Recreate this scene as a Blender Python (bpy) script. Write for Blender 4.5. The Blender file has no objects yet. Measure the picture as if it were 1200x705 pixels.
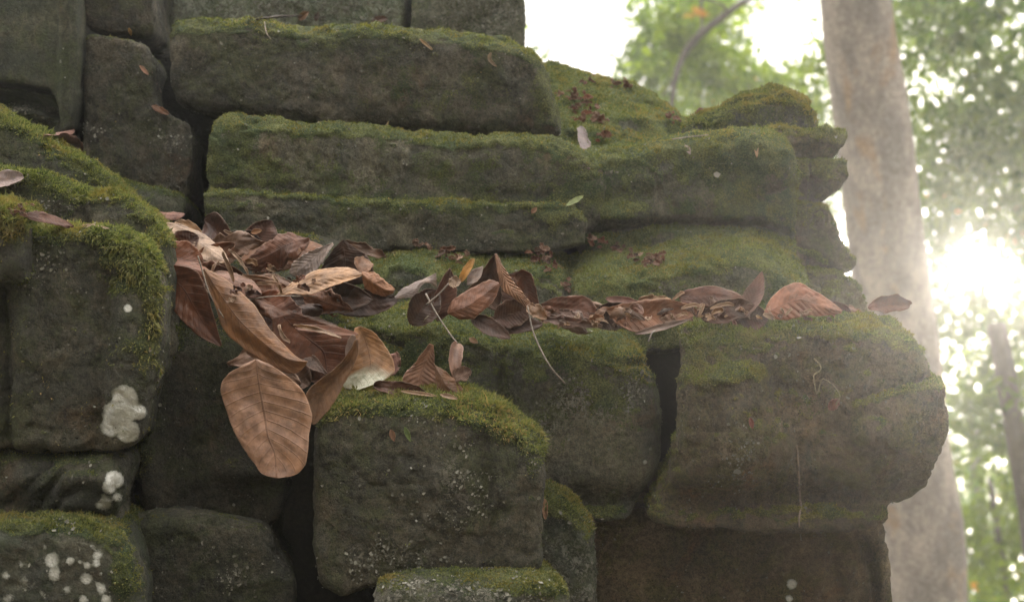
import bpy, math, random
import numpy as np
from mathutils import Vector, Matrix
random.seed(7)
RNG = np.random.default_rng(11)
PI = math.pi
C = bpy.context.scene.collection
scene = bpy.context.scene

# ------------------------------------------------------------------ camera
PITCH = math.radians(14.0)
CAM = np.array([0.0, 0.0, 0.48])
F = 1846.0                     # focal length in photo pixels (photo is 1200 x 705)
cam_d = bpy.data.cameras.new('camera'); cam = bpy.data.objects.new('camera', cam_d); C.objects.link(cam)
cam_d.sensor_width = 22.75; cam_d.lens = 22.75 * F / 1200.0
cam.location = CAM; cam.rotation_euler = (PI / 2 + PITCH, 0, 0)
cam_d.clip_end = 500; cam_d.clip_start = 0.05
cam_d.dof.use_dof = True; cam_d.dof.focus_distance = 2.08; cam_d.dof.aperture_fstop = 3.6; cam_d.dof.aperture_blades = 0
scene.camera = cam
cp, sp = math.cos(PITCH), math.sin(PITCH)
RM = np.array([[1, 0, 0], [0, cp, -sp], [0, sp, cp]])      # leaning wall frame -> world

# ------------------------------------------------------------------ world, sun, exposure
SUN_AZ = math.atan((1152 - 600) / F)                        # to the right of the view axis
SUN_EL = PITCH + math.atan((352.5 - 322) / F) 
w = bpy.data.worlds.new('World'); scene.world = w; w.use_nodes = True
nt = w.node_tree; N = nt.nodes; L = nt.links
SKY_LOW, SKY_TOP = 2.6, 36.0
HAZE_D = 0.006
bg = N['Background']; bg.inputs[1].default_value = 0.10
sky = N.new('ShaderNodeTexSky'); sky.sky_type = 'NISHITA'; sky.sun_disc = False
sky.sun_elevation = SUN_EL; sky.sun_rotation = SUN_AZ
sky.air_density = 1.0; sky.dust_density = 4.0; sky.ozone_density = 1.0
SUN_DIR = Vector((math.sin(SUN_AZ) * math.cos(SUN_EL), math.cos(SUN_AZ) * math.cos(SUN_EL), math.sin(SUN_EL)))
hs = N.new('ShaderNodeHueSaturation'); hs.inputs['Saturation'].default_value = 0.4; hs.inputs['Value'].default_value = 0.12
tc = N.new('ShaderNodeTexCoord')
def wm(op, a, b=None, c=None):
    n = N.new('ShaderNodeMath'); n.operation = op
    for i, v in enumerate((a, b, c)):
        if v is None: continue
        if hasattr(v, 'is_output'): L.new(v, n.inputs[i])
        else: n.inputs[i].default_value = v
    return n.outputs[0]
def wc(f, col):
    n = N.new('ShaderNodeMixRGB'); n.blend_type = 'MULTIPLY'; n.inputs[0].default_value = 1.0; n.inputs[2].default_value = (*col, 1)
    c = N.new('ShaderNodeCombineXYZ')
    for k in range(3): L.new(f, c.inputs[k])
    L.new(c.outputs[0], n.inputs[1]); return n.outputs[0]
def wadd(a, b):
    n = N.new('ShaderNodeMixRGB'); n.blend_type = 'ADD'; n.inputs[0].default_value = 1.0; L.new(a, n.inputs[1]); L.new(b, n.inputs[2]); return n.outputs[0]
dp = N.new('ShaderNodeVectorMath'); dp.operation = 'DOT_PRODUCT'; dp.inputs[1].default_value = SUN_DIR
L.new(tc.outputs['Generated'], dp.inputs[0]); cosg = wm('MAXIMUM', dp.outputs['Value'], 0.0)
aur = wm('MULTIPLY', wm('POWER', cosg, 3000.0), 90.0)            # bright veil right round the sun
aur2 = wm('ADD', wm('MULTIPLY', wm('POWER', cosg, 14.0), 2.0), wm('MULTIPLY', wm('POWER', cosg, 500.0), 12.0))
sx = N.new('ShaderNodeSeparateXYZ'); L.new(tc.outputs['Generated'], sx.inputs[0])
mr = N.new('ShaderNodeMapRange'); mr.interpolation_type = 'SMOOTHSTEP'; L.new(sx.outputs['Z'], mr.inputs[0])
mr.inputs[1].default_value = 0.30; mr.inputs[2].default_value = 0.95; mr.inputs[3].default_value = SKY_LOW; mr.inputs[4].default_value = SKY_TOP
over = wc(mr.outputs[0], (1.0, 0.985, 0.95))                      # thin bright overcast, palest low down
warm = wc(wm('ADD', aur, aur2), (1.0, 0.965, 0.90))
L.new(sky.outputs[0], hs.inputs['Color'])
L.new(wadd(wadd(hs.outputs[0], over), warm), bg.inputs[0])
sd = bpy.data.lights.new('sun', 'SUN'); so = bpy.data.objects.new('sun', sd); C.objects.link(so)
sd.energy = 5.0; sd.angle = math.radians(0.5); sd.color = (1.0, 0.91, 0.79)
so.rotation_euler = SUN_DIR.to_track_quat('Z', 'Y').to_euler(); so.location = (2, 6, 4)
vs = scene.view_settings; vs.view_transform = 'Standard'; vs.look = 'None'; vs.gamma = 1; vs.use_curve_mapping = False
vs.exposure = 0.85
cy = scene.cycles
cy.use_denoising = True; cy.max_bounces = 6; cy.volume_bounces = 1; cy.transparent_max_bounces = 8
cy.diffuse_bounces = 4; cy.volume_step_rate = 4; cy.sample_clamp_indirect = 6; cy.caustics_reflective = False; cy.caustics_refractive = False

# ------------------------------------------------------------------ helpers
def P(px, py, Y):              # photo pixel + distance along the axis -> point in the wall frame
    return np.array([(px - 600.0) / F * Y, Y, -(py - 352.5) / F * Y])
def to_world(v): return np.asarray(v) @ RM.T + CAM

def surf(px, py):
    """distance along the axis at which the line of sight through a photo point meets a stone"""
    d = P(px, py, 1.0) @ RM.T; ln = np.linalg.norm(d)
    hit, loc, *_ = scene.ray_cast(bpy.context.evaluated_depsgraph_get(), Vector(CAM), Vector(d / ln))
    return float(((np.array(loc) - CAM) @ RM)[1]) if hit and (Vector(loc) - Vector(CAM)).length < 4 else None
def hash3(i, j, k, seed):
    n = (i.astype(np.int64) * 374761393 + j.astype(np.int64) * 668265263 + k.astype(np.int64) * 2147483647 + seed * 974634777) & 0xffffffff
    n = ((n ^ (n >> 13)) * 1274126177) & 0xffffffff
    n = (n ^ (n >> 16)) & 0xffff
    return n.astype(np.float32) / 32767.5 - 1.0
def vnoise(p, scale, seed=0):
    q = p * scale; f = np.floor(q); t = (q - f).astype(np.float32); f = f.astype(np.int64)
    t = t * t * (3 - 2 * t); r = 0
    for a in (0, 1):
        wa = t[:, 0] if a else 1 - t[:, 0]
        for b in (0, 1):
            wb = t[:, 1] if b else 1 - t[:, 1]
            for c in (0, 1):
                wc = t[:, 2] if c else 1 - t[:, 2]
                r = r + wa * wb * wc * hash3(f[:, 0] + a, f[:, 1] + b, f[:, 2] + c, seed)
    return r
def fbm(p, scale, seed=0, octs=4, gain=0.5):
    r = 0; a = 1.0; s = 0
    for o in range(octs):
        r = r + a * vnoise(p + 13.7 * o, scale * 2.03 ** o, seed + o); s += a; a *= gain
    return r / s

def mk_mesh(name, verts, faces, mat, loc=None, smooth=True, attrs=None):
    """verts in world coordinates; the object's origin goes to loc"""
    verts = np.asarray(verts, dtype=np.float64)
    if loc is None:
        loc = np.array([verts[:, 0].mean(), verts[:, 1].mean(), verts[:, 2].min()])
    me = bpy.data.meshes.new(name)
    v = (verts - loc).astype(np.float32)
    if isinstance(faces, np.ndarray):
        k = faces.shape[1]
        me.vertices.add(len(v)); me.vertices.foreach_set('co', v.ravel())
        me.loops.add(faces.size); me.loops.foreach_set('vertex_index', faces.ravel().astype(np.int32))
        me.polygons.add(len(faces)); me.polygons.foreach_set('loop_start', (np.arange(len(faces)) * k).astype(np.int32))
        me.polygons.foreach_set('loop_total', np.full(len(faces), k, dtype=np.int32))
        me.update(calc_edges=True)
    else:
        me.from_pydata([tuple(x) for x in v], [], faces); me.update()
    if smooth: me.polygons.foreach_set('use_smooth', np.ones(len(me.polygons), dtype=bool))
    for an, av in (attrs or {}).items():
        a = me.attributes.new(an, 'FLOAT', 'POINT'); a.data.foreach_set('value', np.asarray(av, dtype=np.float32))
    me.materials.append(mat)
    o = bpy.data.objects.new(name, me); o.location = loc; C.objects.link(o)
    return o
def tag(o, label=None, cat=None, group=None, kind=None):
    if label: o['label'] = label
    if cat: o['category'] = cat
    if group: o['group'] = group
    if kind: o['kind'] = kind
    return o
def child(o, parent):
    o.parent = parent; o.location = Vector(o.location) - Vector(parent.location)
    return o

# ------------------------------------------------------------------ node helper
class NT:
    def __init__(s, name):
        s.m = bpy.data.materials.new(name); s.m.use_nodes = True
        s.t = s.m.node_tree; s.n = s.t.nodes; s.l = s.t.links
        s.b = s.n['Principled BSDF']; s.out = s.n['Material Output']
    def link(s, a, b): s.l.new(a, b)
    def _set(s, sock, v):
        if hasattr(v, 'is_output'): s.l.new(v, sock)
        elif isinstance(v, tuple) and len(v) == 3 and sock.type == 'RGBA': sock.default_value = (*v, 1)
        else: sock.default_value = v
    def coord(s): 
        c = s.n.new('ShaderNodeTexCoord'); return c.outputs['Object']
    def pos(s):
        g = s.n.new('ShaderNodeNewGeometry'); return g.outputs['Position']
    def mapping(s, v, scale):
        m = s.n.new('ShaderNodeMapping'); s.link(v, m.inputs[0]); m.inputs['Scale'].default_value = scale; return m.outputs[0]
    def noise(s, v, scale, detail=5, rough=0.6, dist=0.0, col=False):
        n = s.n.new('ShaderNodeTexNoise'); s.link(v, n.inputs['Vector']); n.inputs['Scale'].default_value = scale
        n.inputs['Detail'].default_value = detail; n.inputs['Roughness'].default_value = rough; n.inputs['Distortion'].default_value = dist
        return n.outputs['Color' if col else 'Fac']
    def voro(s, v, scale, feat='F1', rand=1.0, out='Distance'):
        n = s.n.new('ShaderNodeTexVoronoi'); n.feature = feat; s.link(v, n.inputs['Vector']); n.inputs['Scale'].default_value = scale
        n.inputs['Randomness'].default_value = rand; return n.outputs[out]
    def ramp(s, f, a, b, lo=0.0, hi=1.0):
        n = s.n.new('ShaderNodeMapRange'); n.interpolation_type = 'SMOOTHSTEP'
        s._set(n.inputs[0], f); n.inputs[1].default_value = a; n.inputs[2].default_value = b; n.inputs[3].default_value = lo; n.inputs[4].default_value = hi
        return n.outputs[0]
    def math(s, op, a, b=0.0, c=0.0):
        n = s.n.new('ShaderNodeMath'); n.operation = op; s._set(n.inputs[0], a); s._set(n.inputs[1], b)
        s._set(n.inputs[2], c); return n.outputs[0]
    def mix(s, f, a, b, mode='MIX'):
        n = s.n.new('ShaderNodeMixRGB'); n.blend_type = mode; s._set(n.inputs[0], f)
        for i, v in ((1, a), (2, b)): s._set(n.inputs[i], v)
        return n.outputs[0]
    def attr(s, name):
        n = s.n.new('ShaderNodeAttribute'); n.attribute_name = name; return n.outputs['Fac']
    def bump(s, h, strength=0.5, dist=0.002, normal=None):
        n = s.n.new('ShaderNodeBump'); n.inputs['Strength'].default_value = strength; n.inputs['Distance'].default_value = dist
        s.link(h, n.inputs['Height'])
        if normal is not None: s.link(normal, n.inputs['Normal'])
        return n.outputs[0]

def stone_material():
    t = NT('mossy_sandstone'); c = t.pos()
    big = t.noise(t.mapping(c, (1, 1, 2.2)), 4.5, 7, 0.62, 0.5); mid = t.noise(t.mapping(c, (1, 1, 0.5)), 17, 8, 0.72, 0.3)
    fine = t.noise(c, 150, 7, 0.78); gr = t.noise(c, 520, 3, 0.7)
    base = t.mix(t.ramp(big, 0.35, 0.65), (0.052, 0.050, 0.041), (0.118, 0.104, 0.078))
    base = t.mix(t.ramp(mid, 0.42, 0.62, 0, 0.8), base, (0.045, 0.045, 0.040))
    base = t.mix(t.ramp(t.noise(c, 9, 6, 0.65, 0.6), 0.56, 0.70, 0, 0.5), base, (0.115, 0.068, 0.038))
    ol = t.ramp(t.noise(c, 16, 9, 0.78, 0.4), 0.46, 0.60, 0, 0.75)
    base = t.mix(ol, base, (0.058, 0.066, 0.030))
    dk = t.ramp(t.noise(t.mapping(c, (1, 1, 0.3)), 26, 7, 0.75, 0.3), 0.56, 0.68, 0, 0.65)      # dark water streaks
    base = t.mix(dk, base, (0.022, 0.021, 0.020))
    sp = t.ramp(t.math('ADD', t.math('MULTIPLY', fine, 0.6), t.math('MULTIPLY', gr, 0.4)), 0.34, 0.66)
    base = t.mix(sp, t.mix(1.0, base, (0.38, 0.38, 0.38), 'MULTIPLY'), t.mix(1.0, base, (1.85, 1.8, 1.7), 'MULTIPLY'))
    fl = t.math('MULTIPLY', t.ramp(t.noise(c, 120, 5, 0.8, 0.8), 0.58, 0.63), t.ramp(t.noise(c, 12, 4, 0.7), 0.48, 0.62))
    base = t.mix(t.math('MULTIPLY', fl, 0.45), base, (0.22, 0.21, 0.165))
    crust = t.attr('crust'); cn = t.ramp(t.noise(c, 125, 5, 0.8, 0.9), 0.50, 0.56)
    cf = t.math('MULTIPLY', t.ramp(crust, 0.1, 0.8), cn)
    base = t.mix(t.math('MULTIPLY', cf, 0.85), base, t.mix(gr, (0.14, 0.13, 0.10), (0.34, 0.31, 0.26)))
    film = t.math('MULTIPLY', t.attr('film'), t.ramp(t.noise(c, 34, 8, 0.75), 0.38, 0.62, 0.1, 1.0))
    base = t.mix(t.math('MULTIPLY', film, 0.8), base, (0.058, 0.075, 0.048))
    ma = t.math('ADD', t.attr('moss'), t.math('MULTIPLY', t.math('SUBTRACT', t.noise(c, 48, 8, 0.8), 0.5), 1.3))
    ma = t.math('ADD', ma, t.math('MULTIPLY', t.math('SUBTRACT', t.noise(c, 330, 3, 0.7), 0.5), 1.1))
    mo = t.ramp(ma, 0.38, 0.58)
    mcol = t.mix(t.ramp(t.noise(c, 24, 5, 0.6), 0.35, 0.68), (0.05, 0.068, 0.026), (0.125, 0.13, 0.048))
    mcol = t.mix(t.ramp(t.noise(c, 420, 3, 0.8), 0.35, 0.7), t.mix(1.0, mcol, (0.35, 0.4, 0.38), 'MULTIPLY'), t.mix(1.0, mcol, (1.5, 1.45, 1.35), 'MULTIPLY'))
    col = t.mix(mo, base, mcol)
    la = t.math('ADD', t.attr('lichen'), t.math('MULTIPLY', t.math('SUBTRACT', t.noise(c, 60, 6, 0.8, 0.5), 0.5), 0.75))
    li = t.math('MULTIPLY', t.ramp(la, 0.50, 0.60), t.ramp(t.attr('lichen'), 0.05, 0.2))
    lcol = t.mix(t.ramp(t.attr('lichen'), 0.45, 0.8), t.mix(t.noise(c, 180, 5, 0.75), (0.14, 0.14, 0.10), (0.30, 0.29, 0.22)), t.mix(t.ramp(t.noise(c, 120, 6, 0.75), 0.38, 0.62), (0.62, 0.59, 0.52), (0.88, 0.85, 0.78)))
    oi = t.n.new('ShaderNodeObjectInfo')
    col = t.mix(1.0, col, oi.outputs['Color'], 'MULTIPLY')
    col = t.mix(t.math('MULTIPLY', li, 0.92), col, lcol)
    t.link(col, t.b.inputs['Base Color']); t.b.inputs['Roughness'].default_value = 0.9; t.b.inputs['Specular IOR Level'].default_value = 0.3
    h = t.math('ADD', t.math('MULTIPLY', t.noise(c, 55, 9, 0.78), 1.0), t.math('MULTIPLY', fine, 0.55))
    h = t.math('ADD', h, t.math('MULTIPLY', gr, 0.16))
    h = t.math('ADD', h, t.math('MULTIPLY', t.math('ADD', cf, t.math('ADD', fl, li)), 0.22))
    pits = t.ramp(t.voro(c, 150), 0.0, 0.34)
    h = t.math('ADD', h, t.math('MULTIPLY', pits, t.ramp(mid, 0.4, 0.6, 0.05, 0.35)))
    h = t.math('ADD', h, t.math('MULTIPLY', t.noise(c, 800, 2, 0.8), t.math('MULTIPLY', mo, 0.4)))
    t.link(t.bump(h, 1.0, 0.0085), t.b.inputs['Normal'])
    return t.m

def moss_material():
    t = NT('moss_blades'); r = t.attr('rnd'); k = t.attr('tipf'); c = t.pos()
    col = t.mix(r, (0.058, 0.074, 0.026), (0.245, 0.23, 0.082))
    col = t.mix(t.ramp(t.noise(c, 20, 4, 0.6), 0.45, 0.7, 0, 0.7), col, (0.24, 0.165, 0.05))
    col = t.mix(t.ramp(r, 0.9, 0.95), col, (0.30, 0.2, 0.09))
    t.link(col, t.b.inputs['Base Color']); t.b.inputs['Roughness'].default_value = 0.8; t.b.inputs['Specular IOR Level'].default_value = 0.2
    tr = t.n.new('ShaderNodeBsdfTranslucent'); t.link(t.mix(1.0, col, (1.3, 1.5, 0.8), 'MULTIPLY'), tr.inputs[0])
    ms = t.n.new('ShaderNodeMixShader'); ms.inputs[0].default_value = 0.35
    t.link(t.b.outputs[0], ms.inputs[1]); t.link(tr.outputs[0], ms.inputs[2]); t.link(ms.outputs[0], t.out.inputs[0])
    return t.m
def flake_material():
    t = NT('crusty_lichen'); r = t.attr('rnd')
    t.link(t.mix(r, (0.08, 0.075, 0.055), (0.23, 0.215, 0.17)), t.b.inputs['Base Color']); t.b.inputs['Roughness'].default_value = 0.9
    return t.m
STONE = stone_material(); MOSS = moss_material(); FLAKE = flake_material()

# ------------------------------------------------------------------ stones
def poly_sdf(X, Z, pts):
    d = np.full(X.shape, 1e9, dtype=np.float32); ins = np.zeros(X.shape, dtype=bool)
    n = len(pts)
    for i in range(n):
        a = pts[i]; b = pts[(i + 1) % n]; e = b - a
        wx = X - a[0]; wz = Z - a[1]
        tt = np.clip((wx * e[0] + wz * e[1]) / (e @ e + 1e-12), 0, 1)
        d = np.minimum(d, (wx - e[0] * tt) ** 2 + (wz - e[1] * tt) ** 2)
        c1 = (a[1] > Z) != (b[1] > Z)
        xi = (b[0] - a[0]) * (Z - a[1]) / (b[1] - a[1] + 1e-12) + a[0]
        ins ^= c1 & (X < xi)
    d = np.sqrt(d); return np.where(ins, -d, d)
def seg_dist(X, Z, pts):
    d = np.full(X.shape, 1e9, dtype=np.float32)
    for i in range(len(pts) - 1):
        a = pts[i]; e = pts[i + 1] - a
        wx = X - a[0]; wz = Z - a[1]
        tt = np.clip((wx * e[0] + wz * e[1]) / (e @ e + 1e-12), 0, 1)
        d = np.minimum(d, (wx - e[0] * tt) ** 2 + (wz - e[1] * tt) ** 2)
    return np.sqrt(d)
def blur2(a, s):
    r = int(3 * s) + 1; k = np.exp(-0.5 * (np.arange(-r, r + 1) / s) ** 2); k /= k.sum()
    for ax in (0, 1):
        pd = [(0, 0), (0, 0)]; pd[ax] = (r, r); b = np.pad(a, pd, mode='edge'); o = np.zeros_like(a)
        for i, kk in enumerate(k):
            sl = [slice(None), slice(None)]; sl[ax] = slice(i, i + a.shape[ax]); o += kk * b[tuple(sl)]
        a = o
    return a
def smax(a, b, k):
    h = np.clip(0.5 - 0.5 * (b - a) / k, 0, 1)
    return b * (1 - h) + a * h + k * h * (1 - h)

def surface_nets(D, org, h):
    S = D < 0
    nx, ny, nz = D.shape
    c = np.zeros((nx - 1, ny - 1, nz - 1), dtype=np.int8)
    for i in (0, 1):
        for j in (0, 1):
            for k in (0, 1):
                c += S[i:nx - 1 + i, j:ny - 1 + j, k:nz - 1 + k]
    act = (c > 0) & (c < 8); idx = np.argwhere(act)
    vid = np.full(act.shape, -1, dtype=np.int32); vid[act] = np.arange(len(idx))
    acc = np.zeros((len(idx), 3), dtype=np.float32); cnt = np.zeros(len(idx), dtype=np.float32)
    cor = [(i, j, k) for i in (0, 1) for j in (0, 1) for k in (0, 1)]
    val = {q: D[idx[:, 0] + q[0], idx[:, 1] + q[1], idx[:, 2] + q[2]] for q in cor}
    for a in cor:
        for ax in range(3):
            if a[ax] == 0:
                b = list(a); b[ax] = 1; b = tuple(b)
                va, vb = val[a], val[b]; m = (va < 0) != (vb < 0)
                tt = np.where(m, va / np.where(m, va - vb, 1), 0)
                p = np.tile(np.array(a, dtype=np.float32), (len(idx), 1)); p[:, ax] += tt
                acc[m] += p[m]; cnt[m] += 1
    V = (idx + acc / cnt[:, None]) * h + org
    faces = []
    for ax in range(3):
        o1, o2 = [(1, 2), (2, 0), (0, 1)][ax]
        n = [nx, ny, nz]
        sl0 = [slice(1, n[i] - 1) for i in range(3)]; sl0[ax] = slice(0, n[ax] - 1)
        sl1 = list(sl0); sl1[ax] = slice(1, n[ax])
        A = S[tuple(sl0)]; B = S[tuple(sl1)]
        for flip, M in ((False, A & ~B), (True, ~A & B)):
            e = np.argwhere(M)
            if not len(e): continue
            e = e + np.array([s.start for s in sl0])
            q = []
            for d1, d2 in ((0, 0), (-1, 0), (-1, -1), (0, -1)):
                f = e.copy(); f[:, o1] += d1; f[:, o2] += d2
                q.append(vid[f[:, 0], f[:, 1], f[:, 2]])
            q = np.stack(q, 1)
            if flip: q = q[:, ::-1]
            faces.append(q)
    return V, np.concatenate(faces).astype(np.int32)

STONES = {}
def stone(name, label, poly, Y, depth=0.35, r=0.02, corner=2.0, top=(), bumps=(), grooves=(), moss=0.5, moss_front=0.0, moss_spots=(), moss_cut=(),
          film=0.0, crust=(), lichen=(), h=0.0036, amp=1.0, strata=0.0, color=(1, 1, 1), blades=1.0, hang=0.0, blade_len=0.006, seed=None, fields=None, cat='stone block', group=None, dome=0.0, taper=0.15):
    """poly: outline in photo pixels of the face at distance Y; the block really extends 'depth' back from it.
       top: (height_px, recede_m) weathered slope at its upper edge; bumps: (px,py,rx,ry,towards_viewer_m); grooves: (pts,width_px,depth_m)"""
    global RNG
    seed = seed if seed is not None else (abs(sum(ord(ch) * (i + 3) for i, ch in enumerate(label))) % 9973)
    s = Y / F
    q = np.array([[(x - 600) * s, -(y - 352.5) * s] for x, y in poly])
    pad = 5 * h
    x0, x1 = q[:, 0].min() - pad, q[:, 0].max() + pad; z0, z1 = q[:, 1].min() - pad, q[:, 1].max() + pad
    mb = max([b[4] for b in bumps] + [0]) + max(dome, 0) + 0.012
    y0, y1 = Y - mb - pad, Y + depth + pad
    xs = np.arange(x0, x1, h, dtype=np.float32); zs = np.arange(z0, z1, h, dtype=np.float32); ys = np.arange(y0, y1, h, dtype=np.float32)
    X, Z = np.meshgrid(xs, zs, indexing='ij')
    # wobble the outline so that no edge is straight
    f2 = np.stack([X.ravel(), np.zeros(X.size, dtype=np.float32), Z.ravel()], 1)
    wob = fbm(f2, 14, seed, 3).reshape(X.shape) * 0.006 * amp; wob2 = fbm(f2, 14, seed + 50, 3).reshape(X.shape) * 0.006 * amp
    d2 = blur2(poly_sdf(X + wob, Z + wob2, q), max(corner * 0.8, 0.5))
    gx, gz = np.gradient(d2, h); tw = blur2((np.abs(gx) / (np.hypot(gx, gz) + 1e-6)).astype(np.float32), 3) * taper
    g = np.zeros_like(X)
    PX = X / s + 600; PY = -Z / s + 352.5
    if top:                                  # distance below the outline's upper edge, column by column
        th, rec = top[0], top[1]
        inside = d2 < 0
        ztop = np.where(inside.any(1), zs[np.clip(inside.shape[1] - 1 - inside[:, ::-1].argmax(1), 0, len(zs) - 1)], z0)
        tt = np.clip(1 - (ztop[:, None] - Z) / (th * s), 0, 1)
        tt = blur2(tt.astype(np.float32), 3)
        g += rec * tt ** (top[2] if len(top) > 2 else 1.5)
    for (bx, by, rx, ry, am) in bumps:
        g -= am * np.exp(-(((PX - bx) / rx) ** 2 + ((PY - by) / ry) ** 2))
    for pts, wd, dp_ in grooves:
        d = seg_dist(PX + wob / s * 0.8, PY + wob2 / s * 0.8, np.array(pts, dtype=np.float32))
        g += dp_ * np.exp(-(d / wd) ** 2)
    if fields: g += fields(PX, PY)
    if dome: g -= dome * (1 - np.exp(d2 / (0.05)))
    g += fbm(f2, 9, seed + 9, 3).reshape(X.shape) * 0.008 * amp
    if strata: g += strata * vnoise(f2 * np.array([0.12, 1, 1]), 55, seed + 3).reshape(X.shape)
    D = np.empty((len(xs), len(ys), len(zs)), dtype=np.float32)
    for j, y in enumerate(ys):
        df = (Y + g) - y
        a = smax(d2 + tw * max(y - Y - 0.01, 0), df, r * 0.9)
        D[:, j, :] = smax(a, np.full_like(a, y - (Y + depth)), r * 2)
    D[0] = D[-1] = 1; D[:, 0] = D[:, -1] = 1; D[:, :, 0] = D[:, :, -1] = 1
    V, Fc = surface_nets(D, np.array([xs[0], ys[0], zs[0]]), h)
    # normals
    def vnorm(V):
        a, b, c_, d_ = (V[Fc[:, i]] for i in range(4)); n = np.cross(c_ - a, d_ - b)
        vn = np.zeros_like(V)
        for i in range(4): 
            for k in range(3): vn[:, k] += np.bincount(Fc[:, i], n[:, k], len(V))
        return vn / (np.linalg.norm(vn, axis=1, keepdims=True) + 1e-12), np.linalg.norm(n, axis=1) / 2
    n, _ = vnorm(V)
    V = V + n * ((fbm(V, 22, seed + 20, 4, 0.65) * 0.0050 - np.clip(np.abs(fbm(V, 13, seed + 33, 4, 0.6)) * -1 + 0.10, 0, 1) * 0.030 + fbm(V, 110, seed + 40, 2, 0.6) * 0.0018) * amp)[:, None]
    n, fa = vnorm(V)
    px = V[:, 0] / V[:, 1] * F + 600; py = -V[:, 2] / V[:, 1] * F + 352.5
    m = np.clip((n[:, 2] - 0.28) * 1.7, 0, 1) * moss * 1.3
    m = m + moss_front + 0.16 * np.clip(fbm(V, 7, seed + 61, 3) * 2 + 0.3, 0, 1) * (moss > 0.25)
    for (bx, by, rx, ry, am) in moss_spots: m = m + am * np.exp(-(((px - bx) / rx) ** 2 + ((py - by) / ry) ** 2))
    for (bx, by, rx, ry, am) in moss_cut: m = m - am * np.exp(-(((px - bx) / rx) ** 2 + ((py - by) / ry) ** 2))
    m = m * np.clip(1.25 + n[:, 2] * 2.0, 0, 1)
    m = m + (fbm(V, 30, seed + 70, 4, 0.6) * 0.55 + fbm(V, 9, seed + 77, 3) * 0.4) * np.clip(m * 3, 0, 1)
    m = np.clip(m, 0, 1.3)
    cu = np.clip(m - 0.3, 0, 0.8) * (np.abs(fbm(V, 42, seed + 81, 3, 0.6)) * 2.2 + 0.25) * 0.0065
    V = V + n * cu[:, None]; n, fa = vnorm(V)
    li = np.zeros(len(V))
    for (bx, by, rr, am) in lichen:
        li = np.maximum(li, am * np.clip(1.0 - (np.hypot(px - bx, py - by) / rr) * 0.5, 0, 1) * (n[:, 1] < 0.2))
    cr = np.zeros(len(V))
    for (bx, by, rx, ry, am) in crust: cr = np.maximum(cr, am * np.exp(-(((px - bx) / rx) ** 2 + ((py - by) / ry) ** 2)))
    m = m * (li < 0.4)
    fi = np.clip(film * (0.6 + 0.8 * fbm(V, 12, seed + 90, 3)), 0, 1)
    W = to_world(V)
    o = mk_mesh(name, W, Fc, STONE, attrs={'moss': m, 'lichen': li, 'crust': cr, 'film': fi})
    o.color = (*color, 1)
    tag(o, label, cat, group)
    # moss blades
    if blades > 0:
        fm = m[Fc].mean(1); fn = n[Fc].mean(1); fc = V[Fc].mean(1)
        speck = np.clip(fbm(fc, 38, seed + 3, 4, 0.7) * 2.2 - 0.15, 0, 1) * np.clip(fbm(fc, 8, seed + 4, 2) * 2 + 0.55, 0.05, 1) * (0.05 + 0.25 * (moss > 0.3))
        wgt = (np.clip(fm - 0.36, 0, 1) + speck * 0.30) * fa * (fn[:, 1] < 0.55) * (fc[:, 1] < Y + 0.32)
        tot = wgt.sum()
        cnt = int(min(tot * 1.0e6 * 1.35 * blades, 60000))
        if cnt > 60:
            fidx = RNG.choice(len(Fc), cnt, p=wgt / tot)
            a = RNG.random((cnt, 1)); b = RNG.random((cnt, 1))
            c0, c1, c2, c3 = (V[Fc[fidx, i]] for i in range(4))
            base = (c0 * (1 - a) + c1 * a) * (1 - b) + (c3 * (1 - a) + c2 * a) * b
            nn = fn[fidx] / (np.linalg.norm(fn[fidx], axis=1, keepdims=True) + 1e-9)
            up = np.array([0, 0, 1.0]); frontness = np.clip(1 - nn[:, 2:3] * 1.4, 0, 1)
            dr = nn * 0.8 + up * (0.5 - (hang + 0.7) * frontness) + RNG.normal(0, 0.5, (cnt, 3))
            dr /= np.linalg.norm(dr, axis=1, keepdims=True)
            ln = (0.30 + 0.28 * (1 + hang) * np.clip(fbm(base, 45, seed + 5, 3) * 1.6 + 0.3, 0, 1))[:, None] * blade_len * RNG.lognormal(0, 0.35, (cnt, 1)) * (0.55 + 0.6 * np.clip(fm[fidx], 0, 1.2)[:, None]) * (1 + hang * 0.8 * frontness)
            side = np.cross(dr, RNG.normal(0, 1, (cnt, 3))); side /= np.linalg.norm(side, axis=1, keepdims=True)
            wd = 0.00055 * (0.8 + RNG.random((cnt, 1)) * 0.8)
            bend = dr + np.array([0, 0, -0.5]) * (0.4 + hang) + RNG.normal(0, 0.2, (cnt, 3))
            bend /= np.linalg.norm(bend, axis=1, keepdims=True)
            b0 = base - nn * 0.001
            p0 = b0 - side * wd; p1 = b0 + side * wd; mid_ = b0 + dr * ln * 0.55
            p2 = mid_ + side * wd * 1.2; p3 = mid_ - side * wd * 1.2; p4 = mid_ + bend * ln * 0.5
            VV = np.stack([p0, p1, p2, p3, p4], 1).reshape(-1, 3)
            k = np.arange(cnt)[:, None] * 5
            FF = np.concatenate([k + np.array([[0, 1, 2]]), k + np.array([[0, 2, 3]]), k + np.array([[3, 2, 4]])])
            rr = np.repeat(np.clip(RNG.random(cnt) * 0.9 + 0.25 * vnoise(base, 18, 5), 0, 1), 5)
            mo = mk_mesh('moss', to_world(VV), FF.astype(np.int32), MOSS, loc=np.array(o.location), smooth=False, attrs={'rnd': rr, 'tipf': rr})
            mo['kind'] = 'stuff'; child(mo, o)
    fcr = cr[Fc].mean(1) + 0.02 * (blades > 0)
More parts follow.
